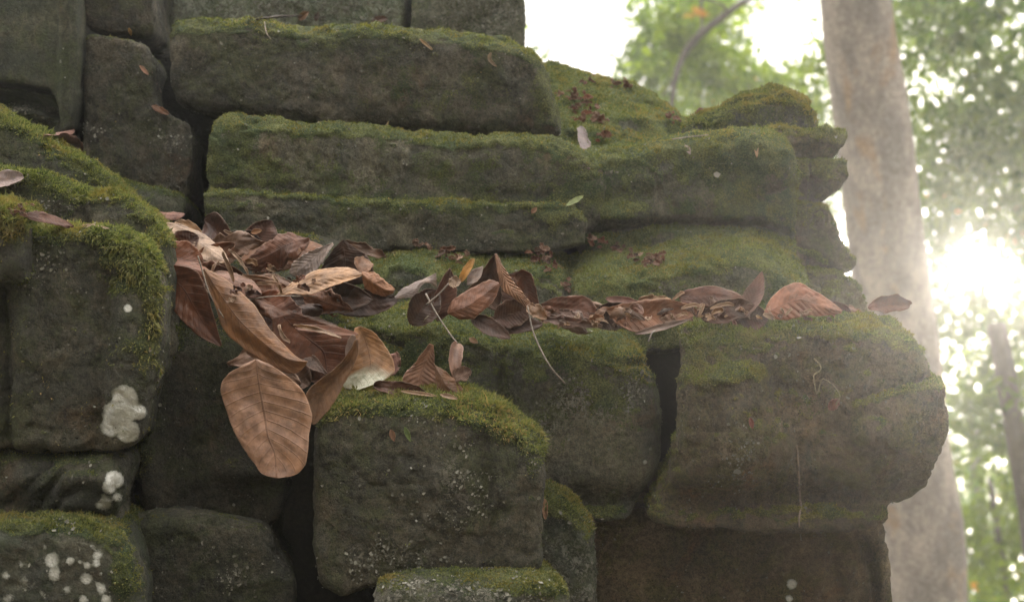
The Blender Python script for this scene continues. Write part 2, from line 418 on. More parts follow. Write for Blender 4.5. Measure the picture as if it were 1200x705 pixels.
    wgt = np.clip(fcr, 0, 1.2) * np.clip(fbm(V[Fc].mean(1), 30, seed + 6, 4, 0.7) * 2.5 + 0.15, 0, 1) * fa * (n[Fc].mean(1)[:, 1] < 0.2) * (V[Fc].mean(1)[:, 1] < Y + 0.1); tot = wgt.sum()
    cnt = int(min(tot * 0.2e6, 5000))
    if cnt > 40:
        fidx = RNG.choice(len(Fc), cnt, p=wgt / tot)
        a = RNG.random((cnt, 1)); b = RNG.random((cnt, 1)); c0, c1, c2, c3 = (V[Fc[fidx, i]] for i in range(4))
        base = (c0 * (1 - a) + c1 * a) * (1 - b) + (c3 * (1 - a) + c2 * a) * b
        nn = n[Fc[fidx]].mean(1); nn /= np.linalg.norm(nn, axis=1, keepdims=True) + 1e-9
        t1 = np.cross(nn, RNG.normal(0, 1, (cnt, 3))); t1 /= np.linalg.norm(t1, axis=1, keepdims=True); t2 = np.cross(nn, t1)
        rad = 0.0013 * RNG.lognormal(0, 0.4, (cnt, 1)); pts = [base + nn * 0.0008]
        for k in range(6):
            an = k * PI / 3; rr = rad * (0.5 + 0.9 * RNG.random((cnt, 1)))
            pts.append(base + t1 * rr * math.cos(an) + t2 * rr * math.sin(an) * 0.75 + nn * (0.0004 + RNG.random((cnt, 1)) * 0.0022))
        VV = np.stack(pts, 1).reshape(-1, 3); k = np.arange(cnt)[:, None] * 7
        FF = np.concatenate([k + np.array([[0, i + 1, (i + 1) % 6 + 1]]) for i in range(6)])
        lo = mk_mesh('lichen_flakes', to_world(VV), FF.astype(np.int32), FLAKE, loc=np.array(o.location), smooth=False, attrs={'rnd': np.repeat(RNG.random(cnt), 7)})
        lo['kind'] = 'stuff'; child(lo, o)
    return o

# ------------------------------------------------------------------ the wall, stone by stone
def band(a, b, s):   # smooth step helper
    return lambda v: 1 / (1 + np.exp(-(v - a) / s)) - 1 / (1 + np.exp(-(v - b) / s))
sig = lambda v: 1 / (1 + np.exp(-np.clip(v, -40, 40)))
DIM = (0.8, 0.8, 0.8)
# upper left jamb stones
stone('stone_block', 'smooth upright slab with a ribbed right edge in the top left corner', [(-60, -60), (88, -60), (94, 0), (92, 110), (84, 152), (74, 160), (66, 120), (58, 104), (0, 96), (-60, 92)], 2.50, 0.4, 0.008, 1.2, h=0.0045,
      fields=lambda x, y: -0.014 * sig((x - 70) / 1.2) + 0.006 * sig((x - 78) / 1.0) - 0.01 * sig((x - 84) / 1.5), moss=0.3, film=0.35, amp=0.45, blades=0.0, color=(0.95, 1.0, 0.9), lichen=[(71, 72, 2.2, 1), (74, 58, 1.6, 1), (76, 90, 1.5, 1)])
stone('stone_block', 'dark broken stone with pale ridges under the upper left slab', [(-60, 96), (0, 98), (50, 108), (66, 116), (76, 160), (90, 200), (-60, 200)], 2.52, 0.3, 0.006, 1.5, h=0.0045,
      grooves=[([(-60, 112), (0, 116), (40, 120), (70, 134)], 7, 0.03), ([(-40, 140), (60, 148)], 8, 0.02)], moss=0.2, film=0.3, blades=0, color=(0.7, 0.78, 0.75), crust=[(30, 128, 60, 4, 0.9)])
stone('stone_block', 'small square dark stone at the top edge beside the ribbed slab', [(97, -60), (178, -60), (182, 20), (176, 44), (140, 42), (97, 36)], 2.56, 0.35, 0.012, 2, h=0.0045, moss=0.2, film=0.2, blades=0, color=(0.8, 0.75, 0.72))
stone('stone_block', 'notched dark stone with a step in its right side left of the black crack', [(96, 40), (135, 44), (172, 52), (177, 66), (178, 105), (184, 128), (205, 138), (222, 146), (227, 160), (220, 232), (150, 226), (110, 214), (95, 190)], 2.52, 0.35, 0.012, 1.6, h=0.0042, moss=0.35, film=0.12, blades=0.2,
      color=(0.85, 0.82, 0.78), crust=[(200, 165, 18, 12, 0.9), (110, 150, 16, 10, 0.5)], lichen=[(200, 160, 2, 1), (208, 168, 2.4, 1), (186, 160, 2, 1), (212, 176, 2, 1), (98, 43, 2, 1), (118, 150, 1.8, 1), (106, 165, 2, 1)])
stone('stone_block', 'low flat stone peeping out beneath the notched dark stone', [(120, 205), (160, 214), (212, 228), (217, 245), (210, 262), (120, 262)], 2.46, 0.3, 0.010, 2, top=(14, 0.02), h=0.004, moss=0.7, film=0.3, blades=0.5, color=(0.85, 0.9, 0.8))
# back course at the very top
stone('stone_block', 'pale lichened grey stone at the top edge behind the long block', [(200, -60), (473, -60), (472, 40), (440, 60), (190, 60), (186, -20)], 2.86, 0.35, 0.012, 1.5, h=0.0055, moss=0.2, film=0.65, crust=[(330, 0, 170, 50, 1.0)], blades=0, taper=0, color=(1.45, 1.6, 1.5))
stone('stone_block', 'grey square-ended stone at the top edge against the white sky', [(481, -60), (613, -60), (615, 0), (612, 60), (481, 60)], 2.86, 0.35, 0.010, 1.2, h=0.0055, moss=0.2, film=0.4, crust=[(560, 10, 60, 50, 0.9)], blades=0, taper=0, color=(1.2, 1.25, 1.2))
# long blocks
stone('stone_block', 'long rounded dark block high in the middle below the top edge', [(196, 24), (204, 16), (300, 18), (360, 26), (420, 24), (520, 32), (590, 40), (628, 54), (644, 76), (650, 110), (662, 160), (560, 156), (480, 152), (330, 142), (240, 132), (200, 122), (192, 90)], 2.52, 0.42, 0.03, 2.5, top=(22, 0.05, 2.0), h=0.0042,
      moss=0.75, moss_front=0.2, moss_spots=[(640, 130, 18, 50, 0.5)], film=0.12, blades=0.7, color=(0.92, 0.88, 0.84), moss_cut=[(550, 138, 140, 10, 0.2)], blade_len=0.005)
stone('stone_block', 'long mossy block with a thin green rim in the second course from the top', [(243, 140), (262, 126), (290, 138), (380, 144), (450, 146), (560, 160), (600, 154), (650, 160), (685, 172), (710, 196), (712, 250), (700, 268), (560, 262), (400, 254), (250, 246), (238, 200)], 2.425, 0.42, 0.010, 2.0, top=(14, 0.04, 1.6), h=0.004,
      moss=0.9, moss_front=0.28, moss_spots=[(690, 210, 60, 40, 0.45), (480, 236, 240, 6, 0.3)], film=0.1, blades=0.8, color=(1.08, 1.08, 1.0), blade_len=0.005)
stone('stone_block', 'low moulding course with a green lip beneath the second long block', [(240, 226), (300, 226), (420, 234), (560, 238), (670, 240), (690, 262), (686, 288), (660, 296), (560, 298), (430, 292), (330, 290), (250, 286), (240, 262)], 2.385, 0.4, 0.008, 0.8, top=(5, 0.010, 1.2), h=0.004,
      moss=1.0, moss_front=0.12, moss_spots=[(450, 244, 260, 10, 0.35), (660, 262, 20, 20, 0.3)], film=0.15, blades=0.9, color=(0.95, 0.95, 0.85), blade_len=0.0055)
# right shoulder
stone('stone_slope', 'big mossy sloping stone rising to the white sky beside the long blocks', [(600, 50), (650, 44), (700, 50), (764, 66), (800, 80), (826, 104), (850, 140), (870, 170), (870, 260), (600, 260)], 2.60, 0.55, 0.03, 3, top=(130, 0.27, 1.0), h=0.005,
      moss=1.1, moss_front=0.5, film=0.6, blades=0.6, bumps=[(740, 130, 40, 12, 0.03), (690, 150, 40, 10, 0.02), (820, 130, 20, 14, 0.04)], amp=1.3, color=(1.15, 1.2, 1.1), cat='stone')
stone('capstone', 'low rounded mossy stone lying on top of the shoulder beside the tree trunk', [(800, 150), (815, 132), (840, 124), (870, 106), (905, 97), (940, 102), (958, 112), (966, 140), (970, 158), (900, 164), (800, 164)], 2.56, 0.26, 0.022, 2, top=(22, 0.05, 1.4), h=0.004, moss=1.1, moss_front=0.32, film=0.3, blades=0.8, cat='stone')
stone('stone_block', 'broad mossy block with a sharp right corner below the rounded capstone', [(668, 176), (730, 170), (800, 158), (850, 152), (905, 146), (926, 150), (934, 168), (938, 220), (936, 270), (938, 320), (700, 320), (672, 290), (664, 230)], 2.44, 0.4, 0.016, 2, top=(16, 0.05, 1.5), h=0.004,
      moss=1.0, moss_front=0.62, moss_spots=[(932, 220, 6, 60, 0.3), (870, 180, 60, 20, 0.2)], moss_cut=[(720, 200, 20, 15, 0.4)], bumps=[(730, 256, 34, 16, 0.02), (760, 212, 30, 20, 0.01), (905, 190, 26, 30, 0.012)], grooves=[([(690, 275), (780, 262), (900, 268), (930, 280)], 6, 0.02)],
      film=0.3, blades=0.8, color=(1.0, 1.02, 0.95), blade_len=0.005)
stone('moulded_stone', 'tall carved end stone with a stepped worn profile jutting toward the tree trunk', [(900, 150), (940, 150), (960, 149), (980, 152), (992, 158), (988, 170), (968, 188), (990, 190), (993, 206), (982, 224), (966, 238), (980, 258), (985, 280), (993, 294), (1006, 308), (1000, 318), (984, 321), (1002, 334), (1012, 350), (1018, 366), (1014, 400), (900, 400)], 2.52, 0.3, 0.004, 0.3, h=0.0032,
      moss=0.9, moss_front=0.25, film=0.35, blades=0.6, bumps=[(958, 253, 12, 11, 0.010), (955, 165, 60, 12, 0.012), (955, 207, 50, 14, 0.012), (975, 352, 26, 26, 0.014)], color=(1.35, 1.2, 0.95), seed=301, taper=0.05,
      grooves=[([(900, 189), (950, 188), (990, 189)], 1.6, 0.03), ([(900, 236), (950, 237), (985, 236)], 1.8, 0.03), ([(905, 318), (960, 314), (998, 320)], 2.0, 0.03), ([(935, 290), (960, 300), (985, 318)], 3, 0.012), ([(948, 190), (950, 236)], 1.8, 0.014),
               ([(944, 262), (948, 244), (960, 238), (974, 244), (976, 260)], 1.5, 0.012), ([(952, 260), (955, 250), (962, 247), (969, 252), (969, 262)], 1.4, 0.012)], cat='stone')
# middle ledge
stone('ledge_stone', 'left mossy ledge stone behind the leaf pile with a bright green top', [(325, 288), (380, 276), (440, 278), (470, 274), (560, 284), (640, 284), (668, 300), (672, 340), (670, 420), (330, 420)], 2.33, 0.30, 0.012, 1.5, taper=0, top=(44, 0.13, 1.2), h=0.0036,
      moss=1.1, moss_front=0.5, moss_cut=[(560, 350, 100, 20, 0.2)], film=0.4, blades=0.9, bumps=[(480, 306, 40, 14, 0.012), (610, 312, 40, 14, 0.015)], blade_len=0.005, color=(1.3, 1.32, 1.2))
stone('ledge_stone', 'right mossy ledge stone with a rounded green end below the broad block', [(664, 302), (700, 286), (760, 282), (800, 274), (880, 264), (920, 276), (946, 296), (958, 330), (964, 400), (664, 420)], 2.33, 0.30, 0.014, 1.5, taper=0, top=(44, 0.13, 1.2), h=0.0036,
      moss=1.1, moss_front=0.45, moss_spots=[(920, 310, 30, 30, 0.35)], film=0.5, blades=0.9, bumps=[(740, 300, 50, 12, 0.01), (880, 290, 50, 14, 0.02)], blade_len=0.005, color=(1.3, 1.3, 1.15))
# middle block, two lobes
stone('stone_block', 'wide rounded green block with a soft vertical crease in the middle of the wall', [(384, 372), (410, 362), (480, 358), (540, 366), (600, 382), (660, 386), (720, 388), (745, 392), (764, 404), (770, 424), (762, 434), (774, 446), (779, 490), (775, 540), (758, 580), (738, 608), (700, 614), (660, 600), (560, 600), (384, 560)], 2.17, 0.3, 0.022, 2.2, top=(34, 0.09, 1.4), h=0.0034,
      moss=1.15, moss_front=0.50, moss_spots=[(500, 420, 60, 40, 0.15), (650, 420, 70, 40, 0.25)], moss_cut=[(690, 560, 120, 60, 0.5), (760, 520, 40, 80, 0.3)], grooves=[([(578, 372), (590, 410), (596, 470), (600, 540)], 14, 0.026), ([(735, 430), (775, 432)], 4, 0.012), ([(400, 392), (440, 396), (470, 408)], 6, 0.012)],
      bumps=[(650, 440, 60, 50, 0.02), (740, 500, 40, 60, 0.012), (700, 590, 60, 18, -0.03)], crust=[(690, 475, 60, 26, 0.8), (640, 500, 40, 20, 0.7), (745, 455, 15, 20, 0.6)], lichen=[(756, 541, 3, 1), (755, 470, 2, 1)], film=0.25, blades=0.9, color=(1.2, 1.2, 1.12), blade_len=0.0055)
# right big block
stone('stone_block', 'largest block with a worn jutting right end overhanging the lower right', [(794, 396), (806, 383), (850, 372), (960, 366), (1030, 366), (1060, 374), (1082, 396), (1094, 424), (1100, 436), (1119, 450), (1116, 462), (1108, 474), (1115, 494), (1112, 516), (1098, 548), (1100, 574), (1084, 588), (1052, 600), (1050, 616), (1036, 624), (990, 632), (900, 630), (800, 622), (758, 614), (764, 596), (780, 560), (792, 510), (795, 440)], 2.10, 0.42, 0.013, 0.7, top=(26, 0.07, 1.4), h=0.0034,
      moss=1.1, moss_front=0.02, moss_spots=[(840, 400, 50, 22, 0.4), (830, 440, 40, 14, 0.4), (990, 385, 90, 14, 0.25), (1060, 520, 50, 40, 0.25), (900, 500, 30, 20, 0.2), (950, 470, 40, 25, 0.15), (1040, 400, 30, 30, 0.2)], film=0.25, blades=0.8, strata=0.004,
      amp=1.5, bumps=[(858, 505, 42, 62, 0.050), (960, 500, 30, 40, -0.018), (1040, 500, 34, 44, 0.014), (800, 480, 22, 90, 0.012), (1075, 500, 40, 50, 0.01), (1100, 455, 20, 10, 0.012), (850, 445, 40, 14, 0.014), (960, 580, 130, 30, -0.012)],
      grooves=[([(905, 452), (925, 500), (940, 540)], 10, 0.008), ([(960, 400), (970, 440), (960, 470)], 8, 0.006), ([(1000, 470), (1060, 452), (1110, 438)], 5, 0.009), ([(980, 500), (1000, 530), (1030, 545)], 9, 0.010)], fields=lambda x, y: 0.035 * sig((y - 572 - 6 * np.sin(x / 31.0)) / 9) - 0.012 * sig((y - 604) / 4),
      color=(1.35, 1.1, 0.9), crust=[(850, 530, 40, 40, 0.4)])
stone('stone_block', 'plain brown block under the overhanging block with a pale split right edge', [(690, 600), (760, 596), (900, 604), (1000, 608), (1036, 606), (1042, 640), (1044, 666), (1046, 700), (1050, 800), (1052, 1200), (700, 1200), (694, 760)], 2.24, 0.42, 0.012, 1.6, h=0.004, moss=0.2, moss_front=0.03, film=0.15, blades=0.2, lichen=[(928, 684, 7, 1), (925, 701, 5, 1)],
      grooves=[([(1012, 632), (1022, 670), (1030, 740)], 4, 0.02), ([(980, 640), (985, 760)], 8, 0.01)], bumps=[(1032, 670, 8, 20, 0.012)], strata=0.002, color=(1.35, 1.08, 0.86))
# lower middle
stone('stone_block', 'dark front block with a thick green moss cap in the lower middle', [(362, 500), (372, 474), (396, 460), (450, 454), (510, 456), (560, 466), (600, 484), (634, 508), (645, 530), (641, 580), (638, 630), (634, 672), (560, 682), (470, 684), (425, 694), (402, 706), (372, 690), (362, 640)], 1.99, 0.34, 0.020, 2, top=(26, 0.06, 1.4), h=0.0032,
      moss=1.15, moss_front=0.0, moss_spots=[(590, 500, 60, 22, 0.75), (480, 470, 90, 12, 0.5), (625, 530, 14, 40, 0.4), (600, 600, 40, 60, 0.2)], bumps=[(500, 560, 70, 60, 0.012), (610, 580, 22, 80, 0.004)], grooves=[([(566, 520), (572, 600), (575, 680)], 10, 0.008)],
      crust=[(530, 570, 30, 40, 0.7), (450, 650, 60, 20, 0.8), (480, 480, 14, 10, 0.5), (500, 610, 20, 20, 0.5)], film=0.15, blades=1.3, blade_len=0.0075, hang=0.3, color=(0.86, 0.82, 0.76), lichen=[(482, 548, 1.8, 1), (488, 610, 2, 1)])
stone('stone_block', 'small round-topped flecked stone between the front block and the wide block', [(612, 590), (632, 570), (655, 568), (684, 588), (700, 616), (704, 650), (704, 800), (700, 1200), (612, 1200)], 2.10, 0.3, 0.02, 2, top=(22, 0.04, 1.4), h=0.0034, moss=1.1, moss_front=0.25, moss_spots=[(665, 595, 30, 18, 0.3)], moss_cut=[(680, 680, 60, 40, 0.4)], crust=[(672, 670, 40, 50, 1.0), (665, 610, 20, 10, 0.6)], film=0.5, blades=0.8, color=(1.0, 1.02, 1.0))
stone('stone_block', 'pale speckled slab at the bottom edge under the dark front block', [(428, 694), (440, 684), (480, 677), (560, 677), (640, 680), (664, 684), (674, 700), (676, 760), (670, 1200), (430, 1200)], 1.92, 0.36, 0.016, 2, top=(12, 0.03, 1.4), h=0.0034, moss=0.5, moss_front=0.0, moss_spots=[(630, 690, 50, 14, 0.8)], crust=[(500, 700, 90, 30, 1.3), (440, 696, 20, 14, 1.2)], film=0.2, blades=0.8, color=(1.0, 1.0, 0.95))
# left side
stone('mossy_mound', 'steep mound with a yellow-green diagonal rim at the left edge', [(-60, 90), (0, 130), (40, 152), (90, 184), (120, 204), (140, 226), (190, 262), (200, 300), (200, 400), (-60, 400)], 2.20, 0.3, 0.022, 2, top=(16, 0.035, 1.3), h=0.0036, moss=1.15, moss_front=0.04, moss_spots=[(60, 172, 60, 12, 0.3), (120, 215, 40, 22, 0.5), (20, 145, 50, 14, 0.4)], film=0.2, blades=1.3, blade_len=0.0065, color=(0.85, 0.85, 0.75), cat='stone')
stone('mossy_mound', 'long green-crested mound just above the thickly mossed front left block', [(-60, 190), (0, 198), (30, 201), (70, 210), (110, 224), (140, 232), (165, 248), (185, 266), (200, 284), (204, 330), (200, 420), (-60, 420)], 2.06, 0.3, 0.018, 2, top=(11, 0.022, 1.3), h=0.0034, moss=1.1, moss_front=0.10, moss_spots=[(90, 222, 70, 9, 0.4), (185, 275, 18, 22, 0.8), (85, 262, 14, 30, 0.2)], grooves=[([(88, 226), (92, 250), (98, 270)], 8, 0.016)], film=0.1, blades=1.3, blade_len=0.007, hang=0.2, color=(0.85, 0.84, 0.74), crust=[(40, 245, 30, 10, 0.6)], cat='stone')
stone('mossy_mound', 'little round moss-covered hump at the left edge beside the front left block', [(-60, 236), (0, 236), (20, 244), (31, 258), (33, 290), (30, 330), (-60, 330)], 1.90, 0.2, 0.016, 2, top=(12, 0.025, 1.4), h=0.0034, moss=1.2, moss_front=0.1, moss_spots=[(10, 262, 22, 24, 0.8)], blades=1.5, blade_len=0.008, hang=0.4, color=(0.9, 0.86, 0.8), cat='stone')
stone('stone_block', 'front left block with long green moss hanging down its right corner', [(-60, 272), (20, 272), (60, 266), (110, 268), (146, 272), (164, 288), (182, 312), (191, 350), (192, 400), (184, 440), (172, 470), (166, 500), (158, 520), (130, 528), (60, 530), (-60, 530)], 1.94, 0.32, 0.016, 2, top=(9, 0.02, 1.4), h=0.0032,
      moss=1.0, moss_front=0.02, moss_spots=[(150, 300, 34, 34, 0.9), (176, 380, 16, 80, 0.8), (150, 420, 20, 70, 0.4), (80, 278, 80, 8, 0.6), (60, 470, 40, 30, 0.2)], moss_cut=[(150, 365, 16, 12, 0.8)], bumps=[(150, 400, 34, 100, 0.022), (30, 400, 14, 80, 0.012), (110, 340, 30, 60, -0.012)],
      grooves=[([(2, 340), (8, 460), (6, 530)], 6, 0.016), ([(128, 330), (118, 420), (112, 520)], 10, 0.012)], film=0.15, blades=1.5, blade_len=0.0072, hang=0.65, color=(0.88, 0.86, 0.8),
      lichen=[(146, 466, 13, 1.35), (135, 484, 13, 1.35), (150, 480, 13, 1.35), (131, 499, 11, 1.3), (150, 505, 12, 1.35), (163, 483, 8, 1.3), (142, 494, 9, 1.0), (150, 361, 5, 1.1)], crust=[(20, 300, 40, 40, 0.4)])
stone('stone_block', 'lumpy dark stone with a swirled face below the hanging moss', [(-60, 534), (60, 532), (128, 531), (143, 536), (147, 552), (143, 582), (138, 602), (150, 640), (-60, 660)], 1.96, 0.32, 0.014, 1.8, top=(6, 0.01, 1.4), h=0.0032, moss=0.4, moss_front=0.0, film=0.3, blades=0.3, bumps=[(100, 556, 40, 22, 0.03), (30, 562, 30, 20, 0.015), (95, 590, 30, 16, 0.02), (135, 570, 12, 24, 0.02)],
      grooves=[([(40, 600), (60, 574), (82, 550), (120, 548)], 4, 0.008), ([(60, 606), (78, 582), (100, 570)], 4, 0.008), ([(10, 590), (40, 566), (62, 545)], 4, 0.006)],
      lichen=[(134, 562, 10, 1.3), (128, 570, 8, 1.2), (122, 590, 13, 0.85), (138, 582, 8, 0.85)], color=(0.75, 0.75, 0.74))
stone('stone_block', 'lower left corner boulder dotted with round cream lichens', [(-60, 616), (0, 614), (50, 608), (90, 616), (120, 622), (140, 632), (152, 656), (162, 700), (166, 800), (160, 1200), (-60, 1200)], 1.87, 0.34, 0.022, 2.2, top=(10, 0.02, 1.4), h=0.0032, moss=0.6, moss_front=0.03, moss_spots=[(145, 680, 16, 40, 0.5), (60, 615, 80, 10, 0.3)], film=0.55, blades=0.5,
      lichen=[(52, 640, 5.2, 0.66), (60, 656, 12.6, 0.84), (64, 672, 11.6, 0.84), (82, 657, 7.4, 0.84), (114, 650, 8.4, 0.84), (108, 640, 4.2, 0.84), (113, 660, 6.3, 0.84), (94, 658, 4.2, 0.84), (102, 662, 6.3, 0.84), (101, 678, 10.5, 0.84), (78, 690, 13.7, 0.66), (24, 660, 8.4, 0.66), (30, 684, 18.9, 0.66), (8, 674, 12.6, 0.66), (119, 690, 8.4, 0.84), (124, 702, 9.5, 0.84), (98, 702, 8.4, 0.84), (115, 684, 4.2, 0.84), (118, 672, 3.2, 0.84), (50, 695, 10.5, 0.66), (10, 700, 16.8, 0.66), (93, 644, 3.2, 0.84)],
      crust=[(70, 618, 20, 6, 0.9)], color=(0.8, 0.82, 0.8))
stone('stone_block', 'tall dark stone carrying the leaf pile left of the deep black gap', [(150, 300), (180, 262), (260, 250), (330, 262), (420, 276), (420, 420), (400, 440), (366, 470), (348, 520), (338, 556), (332, 584), (326, 606), (316, 620), (250, 612), (150, 600)], 2.12, 0.3, 0.014, 1.8, top=(150, 0.26, 1.0), h=0.0036,
      moss=0.35, moss_front=0.02, moss_spots=[(200, 400, 14, 60, 0.7), (170, 520, 14, 50, 0.5), (340, 360, 20, 16, 0.9), (290, 550, 40, 10, 0.2)], bumps=[(180, 540, 20, 60, 0.02), (290, 552, 40, 16, 0.014), (160, 570, 20, 30, 0.01)], grooves=[([(160, 600), (150, 560), (168, 500)], 5, 0.01)], film=0.15, blades=1.0, blade_len=0.0065, hang=0.4, color=(0.72, 0.7, 0.66))
stone('stone_block', 'squat dark block with a rounded right shoulder at the bottom left', [(146, 600), (200, 600), (250, 606), (308, 614), (320, 630), (322, 650), (336, 668), (346, 690), (348, 760), (346, 1200), (150, 1200)], 2.04, 0.32, 0.014, 1.8, top=(8, 0.015, 1.4), h=0.0034, moss=0.25, moss_front=0.03, moss_spots=[(300, 690, 30, 20, 0.2), (165, 695, 16, 20, 0.3)], crust=[(240, 655, 12, 10, 0.8), (290, 680, 30, 20, 0.5)], film=0.2, blades=0.4, strata=0.002, color=(0.8, 0.8, 0.76), lichen=[(256, 676, 1.6, 1)])
# rubble core behind the stones, its colour darkened to deepen the shade in the joints
def core():
    pl = [(-60, 90), (190, 60), (560, 60), (600, 120), (640, 210), (860, 230), (900, 250), (930, 380), (940, 1200), (-60, 1200)]
    stone('wall_core', 'dark rubble core seen only in the black joints between the blocks', pl, 2.74, 0.25, 0.02, 2, h=0.011, moss=0, blades=0, taper=0, color=(0.2, 0.19, 0.18), cat='wall core')
core()
bpy.context.view_layer.update()

# ------------------------------------------------------------------ fallen leaves
def leaf_material():
    t = NT('dry_leaf'); oi = t.n.new('ShaderNodeObjectInfo'); base = t.mix(1.0, oi.outputs['Color'], (0.74, 0.66, 0.62), 'MULTIPLY')
    u = t.attr('lu'); v = t.attr('lv'); c = t.pos()
    au = t.math('ABSOLUTE', u)
    rib = t.ramp(au, 0.01, 0.032, 1.0, 0.0)
    ph = t.math('FRACT', t.math('MULTIPLY', t.math('SUBTRACT', v, t.math('MULTIPLY', au, 0.16)), 13.0))
    vein = t.ramp(t.math('ABSOLUTE', t.math('SUBTRACT', ph, 0.5)), 0.0, 0.09, 1.0, 0.0)
    mot = t.noise(c, 45, 6, 0.7); fine = t.noise(c, 260, 5, 0.7)
    col = t.mix(t.ramp(mot, 0.36, 0.66), t.mix(1.0, base, (0.62, 0.58, 0.55), 'MULTIPLY'), t.mix(1.0, base, (1.25, 1.2, 1.15), 'MULTIPLY'))
    col = t.mix(t.math('MULTIPLY', t.ramp(fine, 0.4, 0.75), 0.35), col, t.mix(1.0, base, (0.55, 0.5, 0.45), 'MULTIPLY'))
    col = t.mix(t.math('MULTIPLY', t.math('MULTIPLY', vein, t.ramp(mot, 0.35, 0.6)), 0.22), col, t.mix(1.0, base, (0.55, 0.5, 0.48), 'MULTIPLY'))
    col = t.mix(t.math('MULTIPLY', rib, 0.55), col, t.mix(1.0, base, (0.42, 0.36, 0.34), 'MULTIPLY'))
    spots = t.ramp(t.voro(c, 75), 0.05, 0.09, 1.0, 0.0)
    col = t.mix(t.math('MULTIPLY', t.math('MULTIPLY', spots, t.ramp(mot, 0.5, 0.6)), 0.8), col, (0.050, 0.032, 0.019))
    col = t.mix(t.attr('pale'), col, t.mix(t.ramp(fine, 0.35, 0.7), (0.38, 0.37, 0.27), (0.6, 0.56, 0.44)))
    edge = t.ramp(au, 0.93, 1.0)
    col = t.mix(t.math('MULTIPLY', edge, 0.55), col, t.mix(0.4, t.mix(1.0, base, (1.7, 1.7, 1.7), 'MULTIPLY'), (0.32, 0.24, 0.17)))
    g = t.n.new('ShaderNodeNewGeometry')
    col = t.mix(t.ramp(t.noise(c, 28, 5, 0.7), 0.5, 0.66, 0, 0.45), col, t.mix(1.0, base, (1.5, 1.3, 1.0), 'MULTIPLY'))
    col = t.mix(t.math('MULTIPLY', g.outputs['Backfacing'], 0.45), col, (0.30, 0.235, 0.19))
    t.link(col, t.b.inputs['Base Color']); t.b.inputs['Roughness'].default_value = 0.55; t.b.inputs['Specular IOR Level'].default_value = 0.4
    hh = t.math('ADD', t.math('MULTIPLY', vein, 0.8), t.math('ADD', t.math('MULTIPLY', rib, 1.6), t.math('ADD', t.math('MULTIPLY', fine, 0.6), t.math('MULTIPLY', mot, 0.8))))
    t.link(t.bump(hh, 0.6, 0.0012), t.b.inputs['Normal'])
    tr = t.n.new('ShaderNodeBsdfTranslucent'); t.link(t.mix(1.0, col, (1.2, 0.95, 0.7), 'MULTIPLY'), tr.inputs[0])
    ms = t.n.new('ShaderNodeMixShader'); ms.inputs[0].default_value = 0.25
    t.link(t.b.outputs[0], ms.inputs[1]); t.link(tr.outputs[0], ms.inputs[2]); t.link(ms.outputs[0], t.out.inputs[0])
    return t.m
def twig_material():
    t = NT('dry_stalk'); c = t.pos(); oi = t.n.new('ShaderNodeObjectInfo')
    col = t.mix(t.ramp(t.noise(c, 200, 4, 0.7), 0.35, 0.7), (0.5, 0.5, 0.5), (1.15, 1.1, 1.05)); col = t.mix(1.0, col, oi.outputs['Color'], 'MULTIPLY')
    t.link(col, t.b.inputs['Base Color']); t.b.inputs['Roughness'].default_value = 0.7; return t.m
LEAF = leaf_material(); TWIG = twig_material()
TAN = (0.30, 0.165, 0.10); ORANGE = (0.239, 0.110, 0.045); RUST = (0.205, 0.078, 0.032); MAROON = (0.106, 0.045, 0.025); DARK = (0.056, 0.031, 0.019)
CREAM = (0.46, 0.36, 0.27); GREY = (0.34, 0.29, 0.27); PINK = (0.30, 0.17, 0.14); OCHRE = (0.42, 0.24, 0.05); STRAW = (0.40, 0.28, 0.17)

def bez(a, m, b, t):
    t = t[:, None]; c = 2 * m - 0.5 * (a + b)
    return (1 - t) ** 2 * a + 2 * t * (1 - t) * c + t ** 2 * b

